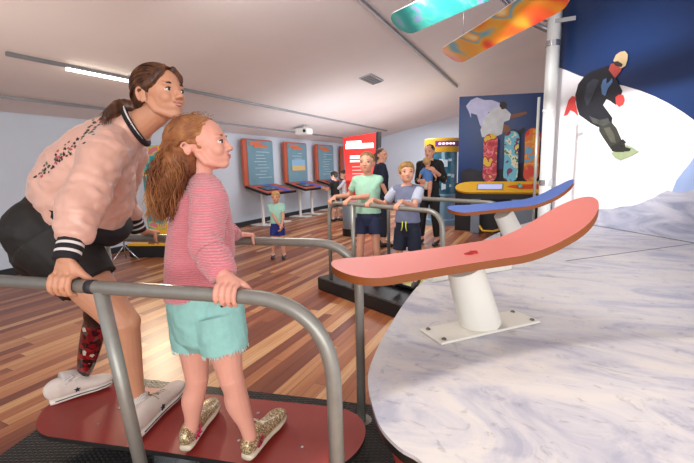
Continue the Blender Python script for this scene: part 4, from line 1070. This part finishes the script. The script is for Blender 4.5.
    for h, kn in ((hR, knR), (hL, knL)):
        d = (kn-h).normalized(); e1 = (side-d*side.dot(d)).normalized(); e2 = d.cross(e1)
        for k in range(90):
            a = rnd.uniform(0, 2*PI); p = h+d*.002+e1*(.079*math.cos(a))+e2*(.083*math.sin(a)); b.tube([p-d*.008, p+d*rnd.uniform(.002, .009)+e1*rnd.uniform(-.003, .003)], .0009, 4)
    b.build('frayed_hem', mat('denim_fray', '#cfe6e0', .9), sh)
    b = MB(); q = at(243, 304, 1.36)
    b.build if 0 else None
    for (x, y, d) in ((222, 306, 1.375),): MB().lathe(at(x, y, d), [(.005, 0), (.005, .003)], 10, frame(-AW).copy() @ M.Rotation(PI/2, 3, 'Y')).build('rivet', m_dark, sh, 'auto')
    # shoes with pink frilly socks
    mg = ramp_mat('glitter_gold', 'voronoi', [(0, '#8b7350'), (.3, '#c2a878'), (.55, '#9a8460'), (.75, '#e2d2ac'), (.9, '#f3ead2')], .35, 220, const=True, metal=.3)
    mso = mat('sole_cream', '#dccfb8', .5); mw_ = mat('lace_cream', '#e6dcc8', .6); mp2 = mat('sock_pink', '#e23f83', .8)
    for a, c in (((246, 461), (282, 416)), ((185, 452), (215, 405))):
        shoe(root, onz(*a, .213), onz(*c, .213), .98, mg, mso, mw_, hgt=.9)
    for an, a0 in ((anR, aR0), (anL, aL0)):
        b = MB(); c = a0.lerp(an, .25); n = 96
        d = (an-a0).normalized(); e1 = d.orthogonal().normalized(); e2 = d.cross(e1)
        for lay in range(3):
            ring0 = []; ring1 = []
            for k in range(n):
                a = 2*PI*k/n; w = math.sin(a*(13+lay*2)+lay)
                ring0.append(c+d*(-.012+lay*.008)+(e1*math.cos(a)+e2*math.sin(a))*.029)
                ring1.append(c+d*(.0+lay*.009+.003*w)+(e1*math.cos(a)+e2*math.sin(a))*(.037+.005*w))
            b.add(ring0+ring1, [(k, (k+1) % n, n+(k+1) % n, n+k) for k in range(n)])
        b.loft([(*(a0-d*.01), .029, .029), (*c, .03, .03), (*(c+d*.008), .028, .028)], e1, 18, False)
        b.build('sock', mp2, root)
    # hair
    mh = ramp_mat('hair_golden', 'noise', [(0, '#3f1d0c'), (.4, '#6f3c1c'), (.52, '#985f35'), (.68, '#c48c54'), (1, '#ecc68c')], .5, 9, stretch=(1, 1, .5), bump=.2)
    P = lambda x, y, z: hc+f*(x*hh*1.1)+s*(y*hh)+u*(z*hh); R = M((f, s, u)).transposed()
    b = MB(); b.ell(P(-.125, 0, .17), (.435*hh*1.1, .368*hh, .378*hh), R, 24, 16)
    b.ell(P(-.36, 0, -.08), (.2*hh, .28*hh, .34*hh), R)
    for q in (-1, 1): b.loft([(*P(.1, .2*q, .36), .04*hh, .06*hh), (*P(-.03, .30*q, .24), .04*hh, .08*hh), (*P(-.24, .31*q, .10), .05*hh, .1*hh), (*P(-.38, .24*q, -.12), .07*hh, .12*hh)], s, 12)
    b.loft([(*P(-.34, 0, -.02), .08, .075), (*at(180, 164, 1.45), .09, .072), (*at(172, 182, 1.44), .085, .06), (*at(166, 200, 1.43), .06, .042), (*at(161, 215, 1.42), .025, .02)], s, 16)
    hair = b.build('hair', mh, root, vox=.0045, sm=3, disp=wrinkle(.008, 34))
    b = MB(); rnd = random.Random(11)
    for i in range(620):
        # a curl: starts on the scalp, flows back and falls down the back
        y0 = rnd.uniform(-1, 1); a = abs(y0)
        st = (.24-.30*a*a*rnd.uniform(.6, 1)-rnd.random()*.25, y0*.34, .42-.30*a*a)
        m1 = (-.3+rnd.uniform(-.1, .05), y0*.40, .28-.25*a)
        p0 = P(*st); p1 = P(*m1)
        tx = rnd.uniform(0, 1); ty = rnd.uniform(.25, 1)
        e = at(174-8*ty+(tx-.5)*(34-12*ty), 178+ty*45, 1.43)+AW*rnd.uniform(-.09, .05); mdl = at(178-4*ty+(tx-.5)*36, 160+ty*16, 1.45)+AW*rnd.uniform(-.10, .07)
        base = cat([tuple(p0), tuple(p1), tuple(mdl), tuple(e)], 14); am = rnd.uniform(.003, .0095); fq = rnd.uniform(.55, 1.0); ph = rnd.random()*6; out = []
        for k, t in enumerate(base):
            t = V(t); w = min(1, max(0, k-6)/16)*am; out.append(t+V((math.cos(ph+k*fq), math.sin(ph+k*fq), .5*math.cos(ph+k*fq*1.1)))*w)
            lv = out[-1]-P(-.125, 0, .17); kk = V((lv.dot(f)/(.443*hh*1.1), lv.dot(s)/(.376*hh), lv.dot(u)/(.383*hh))).length
            if 0.2 < kk < 1: out[-1] = P(-.125, 0, .17)+lv/kk
        r_ = rnd.uniform(.0008, .0017); b.tube(out, [r_]*(len(out)-3)+[r_*.7, r_*.5, r_*.2], 5)
    for i in range(60):   # flyaway hairs
        y0 = rnd.uniform(-.3, .3); x0 = rnd.uniform(-.3, .3); p0 = P(x0-.1, y0, .535-.5*x0*x0-.4*y0*y0); 
        out = [p0+V((rnd.uniform(-1, 1), rnd.uniform(-1, 1), 0))*.002*k+u*(.0016*k) + f*(.002*k) for k in range(6)]; b.tube(out, [.0006]*5+[.0002], 4)
    b.build('curls', mh, hair)
    b = MB(); b.tube([P(-.42, -.18, .12), P(-.47, -.1, .16), P(-.49, 0, .17)], .006, 8); b.build('hair_tie', mat('tie_purple', '#5a4a9a', .4), hair)
    return root
def N2_(nt, t): return nt.nodes.new(t)
build_girl()

# ------------------------------------------------------------------ PEOPLE IN THE BACKGROUND
def ik(a, b, l1, l2, hint):
    d = b-a; L = min(d.length, (l1+l2)*.999); dn = d.normalized(); x = (l1*l1-l2*l2+L*L)/(2*L); h = math.sqrt(max(0, l1*l1-x*x))
    hp = hint-dn*hint.dot(dn); hp.normalize(); return a+dn*x+hp*h
def person(label, base, face, H, kid, shirt, bottom, hairc, hands=None, sleeve=.5, leg=.5, shoes='#1a1a1c', hair='short', look=None, lean=0, gaze=None, group=None, child=False, skin=None, hem=.0, stance=.05, grips=None, vox=.007, long_sleeve=False, legpose=None):
    skin = skin or m_skin
    f = V((face.x, face.y, 0)).normalized(); s = f.cross(Z)     # s: the person's right
    up = (Z+f*lean).normalized()
    root = thing('person', label, 'person', base, group)
    k = .05*kid
    leglen = H*(.50-.03*kid); pel = base+Z*leglen+Z*.01
    tor = H*(.30); sh_h = pel+up*tor; nk = sh_h+up*(.035*H); hh = H*(.133+.036*kid); hc = nk+up*(.5*hh)+f*.02*H
    sw = H*(.098-.004*kid); hw = H*.05
    J = {}
    b = MB()
    g = 1.0+.05*kid
    b.loft([(*(pel-Z*.03*H), .06*H, .048*H), (*(pel+up*.02*H), .08*H*g, .058*H*g), (*(pel+up*.12*H), .072*H*g, .056*H*g), (*(pel+up*.22*H), .088*H, .062*H), (*sh_h, .085*H, .042*H), (*nk, .032*H, .032*H)], s, 18)
    b.caps(nk-up*.01*H, hc-up*.3*hh, .031*H, .032*H)
    lf = (look or f).normalized(); lf, lu, ls = ortho(lf, up); P, R = head_geo(b, hc, lf, lu, hh, kid)
    sho = {}; els = {}; wrs = {}
    for q, nm in ((1, 'R'), (-1, 'L')):
        sh = sh_h+s*(sw*q)-up*.012*H; l1 = .165*H; l2 = .145*H
        tgt = hands[0 if q == 1 else 1] if hands else None
        if tgt is None: tgt = sh-Z*(.29*H)+s*(q*.03*H)+f*.04*H
        wr = tgt
        if (wr-sh).length > (l1+l2)*.99: l1, l2 = [x*(wr-sh).length/(l1+l2)*1.01 for x in (l1, l2)]
        el = ik(sh, wr, l1, l2, -Z*.8-f*.5+s*(q*.4))
        b.caps(sh_h-up*.008*H, sh, .032*H, .027*H); b.caps(sh, el, .028*H, .023*H); b.caps(el, wr, .024*H, .016*H)
        sho[q], els[q], wrs[q] = sh, el, wr
        hs = H/1.7*(1.0+.08*kid)
        if grips and grips[0 if q == 1 else 1]:
            c, A, Nn = grips[0 if q == 1 else 1]; grip(b, wr, c, A, Nn, .02, hs)
        else:
            d = (wr-el).normalized(); openhand(b, wr, d, s*q+f*.3, f-s*q*.2, hs)
        hp = pel+s*(hw*q)-Z*.02*H; an = base+s*((hw+stance*H*.6)*q)+Z*.05*H; kn = hp.lerp(an, .5)+f*.015*H
        b.loft([(*hp, .038*H, .042*H), (*hp.lerp(kn, .6), .038*H, .041*H), (*kn, .031*H, .033*H), (*kn.lerp(an, .35), .031*H, .034*H), (*an, .020*H, .021*H)], s, 14)
        b.caps(an, an-Z*.02*H+f*.06*H, .021*H, .016*H)
        shb = MB(); L = .15*H; h0 = base+s*((hw+stance*H*.6)*q)-f*.035*H
        shb.loft([(*(h0+f*(x*L)+Z*(z*H*.5+.004)), w*H, z*H*.5) for x, w, z in ((0, .02, .05), (.25, .024, .06), (.55, .026, .045), (.8, .027, .035), (1, .016, .025))], s, 14)
        shb.build('shoe', mat('shoe'+shoes, shoes, .5), root)
        if leg < .9:
            kk = MB(); kk.caps(an+Z*.02*H, an-Z*.01*H, .024*H, .024*H, 12); kk.build('sock', mat('sock_plain', '#d9d5d0', .8) if shoes != '#111113' else mat('sock_dark', '#222226', .8), root)
        J[q] = (hp, kn, an)
    b.build('body', skin, root, vox=vox, sm=3)
    face_parts(root, hc, lf, lu, hh, kid, '#3a2c22', hairc if hairc != '#c79a5c' else '#9c7444', '#b4695c')
    # shirt
    ms, mb_ = shirt, bottom
    e = .012*H; b = MB()
    hb = pel+up*(.05-hem)*H
    b.loft([(*hb, .094*H+e, .07*H+e), (*(pel+up*.12*H), .084*H+e, .066*H+e), (*(pel+up*.22*H), .092*H+e, .066*H+e), (*sh_h, .088*H+e*.6, .045*H+e*.6), (*(sh_h+up*.02*H), .045*H, .04*H)], s, 20, False)
    for q in (1, -1):
        b.caps(sh_h, sho[q], .040*H, .035*H); el, sh, wr = els[q], sho[q], wrs[q]
        if sleeve <= 1: b.loft([(*sh, .035*H, .036*H), (*sh.lerp(el, sleeve), .034*H+.004, .034*H+.004)], f, 14, False)
        else: b.loft([(*sh, .035*H, .036*H), (*el, .030*H, .030*H), (*el.lerp(wr, sleeve-1), .026*H, .026*H)], f, 14, False)
    so = b.build('shirt', ms, root, vox=vox*.9, sm=2, disp=wrinkle(.004*H, 18/H))
    b = MB(); tp = pel+up*.09*H
    b.loft([(*(pel-Z*.045*H), .088*H, .064*H), (*pel, .096*H, .074*H), (*tp, .088*H, .068*H)], s, 18, True)
    for q in (1, -1):
        hp, kn, an = J[q]
        if leg <= 1: e_ = hp.lerp(kn, leg); b.loft([(*hp, .058*H, .06*H), (*hp.lerp(e_, .5), .056*H, .058*H), (*e_, .055*H, .056*H)], s, 14, False)
        else: b.loft([(*hp, .058*H, .058*H), (*kn, .04*H, .042*H), (*kn.lerp(an, .5), .034*H, .036*H), (*kn.lerp(an, leg-1), .03*H, .032*H)], s, 14, False)
    bo = b.build('shorts' if leg <= 1 else 'trousers', mb_, root, vox=vox*.9, sm=2)
    # hair
    mh = ramp_mat('hair_'+hairc, 'noise', [(0, tuple(x*.45 for x in hexc(hairc))), (.5, hairc), (1, tuple(min(1, x*1.7) for x in hexc(hairc)))], .55, 30, stretch=(1, 1, .3), bump=.3)
    kx = 1+.1*kid; PH = lambda x, y, z: hc+lf*(x*hh*kx)+ls*(y*hh)+lu*(z*hh)
    b = MB(); b.ell(PH(-.12, 0, .18), (.42*hh*kx, .37*hh, .36*hh), R, 22, 14)
    b.ell(PH(-.28, 0, -.02), (.22*hh, .29*hh, .26*hh), R)
    if hair == 'short' and kid: b.ell(PH(.0, 0, .27), (.35*hh, .345*hh, .235*hh), R)
    if hair == 'fringe':
        b.ell(PH(.1, 0, .28), (.31*hh, .33*hh, .22*hh), R)
        for q in (-1, 1): b.ell(PH(.0, .27*q, .12), (.2*hh, .1*hh, .2*hh), R)
    if hair == 'pony': b.loft([(*PH(-.5, 0, .1), .13*hh, .13*hh), (*PH(-.62, 0, -.1), .15*hh, .13*hh), (*PH(-.6, 0, -.5), .06*hh, .06*hh)], ls, 12)
    if hair == 'long': b.loft([(*PH(-.3, 0, .1), .35*hh, .2*hh), (*PH(-.34, 0, -.4), .33*hh, .16*hh), (*PH(-.34, 0, -.8), .2*hh, .1*hh)], ls, 14)
    ho = b.build('hair', mh, root, vox=vox*.75, sm=2, disp=wrinkle(.02*hh if hair == 'short' else .035*hh, 6/hh))
    return root, dict(pel=pel, f=f, s=s, up=up, sh=sh_h, hc=hc, H=H, shirt=so, bottom=bo, sho=sho, els=els, wrs=wrs, J=J, hh=hh)
mc = lambda n, c, **k: mat(n, c, .8, **k)
r1p = o2+N2*.06+D2*.12+Z*.95
def r2(s): return o2+N2*.06+D2*s+Z*.95
# boy in mint polo
bz = .185
def footpt(px, s0):  # on the rear platform
    return o2+D2*s0[0]+N2*s0[1]+Z*(.205)
b1 = o2+D2*.46+N2*.34+Z*.205
gl = lambda s: r2(s)
faceb = (EYE-b1); faceb = V((.12, -1, 0))
def gw(s): return gl(s)+Z*.055+N2*.045
r_, J1 = person('boy in a mint polo shirt and navy shorts resting both hands on the grey rail', b1, V((.1, -1, 0)), 1.26, 1, mc('polo_mint', '#a3d0b7', var=.05), mc('shorts_navy', '#1f2847'), '#8a6540',
       hands=(gw(.22), gw(.47)), grips=((gl(.22), D2, -N2), (gl(.47), -D2, -N2)), sleeve=.62, leg=.62, shoes='#111113', hair='short', look=V((.18, -1, .08)), hem=.03, lean=.0)
b = MB(); q = J1['sh']+J1['f']*.055
b.box(q+Z*.0, (.012, .02, .10)); 
c = J1['sh']+Z*.03
b = MB(); pts = [c+J1['s']*(.052*math.cos(a))+J1['f']*(.045*math.sin(a)+.008)-Z*(.022*max(0, math.sin(a))) for a in [2*PI*k/20 for k in range(21)]]
b.tube(pts, .011, 8); b.build('polo_collar', mc('polo_collar_mint', '#b4dcc6'), J1['shirt'])
# boy in grey tee
b2 = o2+D2*1.0+N2*.33+Z*.205
r_, J2 = person('small boy in a grey two-tone T-shirt and navy striped shorts with yellow drawstring', b2, V((.02, -1, 0)), 1.15, 1, mc('tee_grey', '#6f7590', var=.1), None or ramp_mat('shorts_striped', 'wave', [(0, '#171f33'), (.55, '#1d2740'), (.75, '#2f4d63')], .8, 9, stretch=(0, 0, 1)), '#9a7440',
       hands=(gw(.78), gw(1.14)), grips=((gl(.78), D2, -N2), (gl(1.14), -D2, -N2)), sleeve=.65, leg=.85, shoes='#3a3a40', hair='fringe', look=V((.45, -1, .12)), hem=.02)
m_tw = mc('tee_pale', '#b9bfd0')
f_, s_ = J2['f'], J2['s']
b = MB(); b.box(J2['pel']+Z*(.19*1.15)+f_*.092, (.13, .012, .055), frame(s_).copy()); b.build('chest_panel', m_tw, J2['shirt'], False)
b = MB(); b.box(J2['pel']+Z*(.19*1.15)+f_*.100-s_*.03, (.03, .008, .035), frame(s_).copy()); b.build('chest_pocket', mc('pocket_dark', '#3f3b44'), J2['shirt'], False)
for q in (1, -1):
    sh, el = J2['sho'][q], J2['els'][q]
    b = MB(); b.loft([(*sh, .046, .046), (*sh.lerp(el, .35), .0465, .0465), (*sh.lerp(el, .68), .0460, .0460)], f_, 16, False); b.build('pale_sleeve', m_tw, J2['shirt'])
b = MB()
for q in (-.014, .018):
    p = J2['pel']+Z*.055+f_*.097+s_*q; b.tube([p, p+f_*.008-Z*.05, p+f_*.008-Z*.085+s_*q*.6], .005, 6)
b.build('drawstring', mc('cord_yellow', '#dfe04a'), J2['bottom'])
# small boy alone on the floor
b3 = onz(279, 258, 0)
hm = V((b3.x, b3.y, 0))+V((.13, -.12, .50))
r_, J3 = person('little boy in mint T-shirt and blue shorts standing alone on the wooden floor', b3, V((.45, -1, 0)), 1.0, 1, mc('tee_mint', '#a5d6c4'), mc('shorts_blue', '#20307e'), '#c79a5c',
       hands=(hm+V((-.02, 0, .03)), hm+V((.03, .0, 0))), sleeve=.6, leg=.6, shoes='#1c1d20', hair='fringe', look=V((.5, -1, -.02)), hem=.01)
# woman in navy with back turned
b4 = onz(381, 246, 0)
r_, J4 = person('woman in a dark navy dress top and trousers standing behind the two boys', b4, V((.75, .55, 0)), 1.62, 0, mc('top_navy', '#1b2238'), mc('trousers_navy', '#181d2e'), '#5b4334',
       sleeve=1.0, leg=1.75, shoes='#17171b', hair='pony', look=V((.8, -.2, -.05)))
# woman holding the baby
b5 = onz(429, 244, 0); fw = V((.1, -1, 0)).normalized()
bb = b5+V((.02, -.17, 1.17))
r_, J5 = person('woman dressed in black holding a baby on her chest before the yellow kiosk', b5, V((-.05, -1, 0)), 1.66, 0, mc('top_black', '#141416'), mc('trousers_black', '#121214'), '#2a1c16',
       hands=(bb+V((-.12, -.02, -.12)), bb+V((.13, -.03, .02))), sleeve=1.6, leg=1.85, shoes='#1b1b1e', hair='pony', look=V((-.1, -1, -.05)))
# baby
t = thing('person', 'baby in blue top with bare legs carried against the woman in black', 'person', bb)
b = MB(); B = lambda x, y, z: bb+V((x, y, z))
hcb = B(-.01, -.03, .17); fb = V((.25, .9, .1)); ub = V((.15, -.1, 1))
b.loft([(*B(-.02, 0, -.14), .07, .06), (*B(0, -.02, 0), .075, .065), (*B(.0, -.02, .07), .06, .045), (*B(0, -.02, .1), .028, .028)], (1, 0, 0), 14); b.caps(B(0, -.02, .08), hcb, .03, .035)
head_geo(b, hcb, fb, ub, .155, 1)
for q in (-1, 1):
    b.caps(B(.05*q, -.03, .06), B(.10*q, -.06, .0), .026, .022); b.caps(B(.10*q, -.06, 0), B(.13*q, -.03, -.06), .022, .016); openhand(b, B(.13*q, -.03, -.06), V((.1*q, 0, -1)), V((q, 0, 0)), V((0, 1, 0)), .42)
    b.caps(B(.05*q-.02, -.03, -.14), B(.07*q-.02, -.09, -.24), .045, .033); b.caps(B(.07*q-.02, -.09, -.24), B(.05*q-.02, -.05, -.36), .032, .022); b.caps(B(.05*q-.02, -.05, -.36), B(.05*q-.02, -.1, -.38), .022, .017)
b.build('body', m_skin, t, vox=.006, sm=2)
face_parts(t, hcb, fb, ub, .155, 1, '#3a2c22', '#b08a5a', '#b4695c')
b = MB(); b.loft([(*B(-.01, -.01, -.13), .08, .07), (*B(0, -.02, 0), .085, .075), (*B(.0, -.02, .07), .066, .052)], (1, 0, 0), 16, False)
for q in (-1, 1): b.caps(B(.05*q, -.03, .06), B(.095*q, -.055, .01), .034, .03)
b.build('top', mc('baby_blue', '#4f7fc0'), t, vox=.006, sm=2)
b = MB(); b.loft([(*B(-.02, -.01, -.19), .08, .07), (*B(-.02, -.01, -.12), .083, .073)], (1, 0, 0), 16, True); b.build('nappy_pants', mc('baby_white', '#d9cdc2'), t, vox=.006, sm=2)
b = MB(); f3, u3, s3 = ortho(fb, ub); b.ell(hcb-f3*.02+u3*.03, (.068, .06, .06), M((f3, s3, u3)).transposed()); b.build('hair', mc('hair_fair', '#c09a68'), t, vox=.005, sm=1)
# two children at the far consoles
b6 = onz(336, 221, 0)
r_, J6 = person('child in black and grey shirt seen from behind at the far console', b6, V((-1, .2, 0)), 1.22, 1, mc('tee_black', '#202226'), mc('shorts_greygreen', '#45504c'), '#2c2019',
       hands=(b6+V((-.28, .1, .80)), b6+V((-.28, -.1, .80))), sleeve=.6, leg=.85, shoes='#2a2a2e', hair='fringe', look=V((-1, .3, -.1)), vox=.009)
b7 = onz(350, 220, 0)+V((-.05, -.12, 0))
r_, J7 = person('child in a white shirt and dark trousers beside the far console', b7, V((-1, -.3, 0)), 1.25, 1, mc('shirt_white', '#e6e8ec'), mc('trousers_dark', '#1d2740'), '#1c1512',
       hands=(b7+V((-.3, .05, .82)), b7+V((-.28, -.15, .8))), sleeve=1.5, leg=1.8, shoes='#2a2a2e', hair='short', look=V((-1, -.3, -.2)), vox=.009, skin=mat('skin_brown', '#9a664a', .5))
# ================================================================== LIGHT
w = bpy.data.worlds.new('world'); SC.world = w; w.use_nodes = True
bg = w.node_tree.nodes['Background']; bg.inputs[0].default_value = (.93, .96, 1, 1); bg.inputs[1].default_value = .85
def area(name, loc, tgt, size, power, col, sy=None):
    l = bpy.data.lights.new(name, 'AREA'); l.energy = power; l.color = col; l.size = size
    if sy: l.shape = 'RECTANGLE'; l.size_y = sy
    o = bpy.data.objects.new(name, l); COL.objects.link(o); o.location = loc
    o.rotation_euler = (V(tgt)-V(loc)).to_track_quat('-Z', 'Y').to_euler(); return o
def spot(name, loc, tgt, ang, power, col, blend=.5, rad=.05):
    l = bpy.data.lights.new(name, 'SPOT'); l.energy = power; l.color = col; l.spot_size = math.radians(ang); l.spot_blend = blend; l.shadow_soft_size = rad
    o = bpy.data.objects.new(name, l); COL.objects.link(o); o.location = loc
    o.rotation_euler = (V(tgt)-V(loc)).to_track_quat('-Z', 'Y').to_euler(); return o
# added soft fill for room and ceiling, behind and right of the camera
area('hall_fill', (3.2, -3.5, 1.7), (-1.5, 6, 2.0), 6, 230, (1, .97, .94), 2.6)
area('far_top_fill', (-2.9, 9.6, 2.62), (-2.9, 9.6, 0), 1.1, 120, (.93, .97, 1), 6)  # unseen area lamp added to brighten the far end from above
area('far_up_fill', (-3.6, 8.5, 1.0), (-3.6, 8.7, 3), 2.0, 50, (.93, .97, 1), 4)  # added fill aimed upward to lift the far ceiling
spot('warm_backlight', (-5.6, 4.3, 2.15), (-1.3, 1.2, .8), 60, 260, (1, .8, .56), .7, .16)
spot('warm_upwash', (-3.6, 1.2, .9), (-3.4, 2.6, 2.6), 120, 60, (1, .86, .74), 1, .4)  # added spot that brightens the left ceiling from below
A_ = onz(368, 381, .55); B2 = onz(560, 341, .55); d_ = (B2-A_).normalized(); n_ = V((d_.y, -d_.x, 0)); R_ = 2.2
O_ = A_.lerp(B2, .7)+n_*R_
spot('stage_front_spot', (O_.x, O_.y, 3.3), (O_.x, O_.y, .55), 2*math.degrees(math.atan(R_/2.75)), 280, (1, .9, .78), .04, .02)
area('boys_fill', (-1.9, 2.3, 2.7), (-1.5, 4.2, .9), .8, 38, (1, .97, .92))  # extra fill added overhead to brighten the two boys
spot('stage_back_spot', (.6, 1.9, 3.3), (.7, 3.7, .55), 62, 60, (.98, .98, 1), .35, .05)
spot('mural_light', (-1.5, 2.5, 2.85), (.62, 5.3, 1.75), 42, 680, (1, .98, .97), .9, .08)
SC.view_settings.view_transform = 'Standard'; SC.view_settings.look = 'None'; SC.view_settings.gamma = 1
SC.view_settings.exposure = 0.25
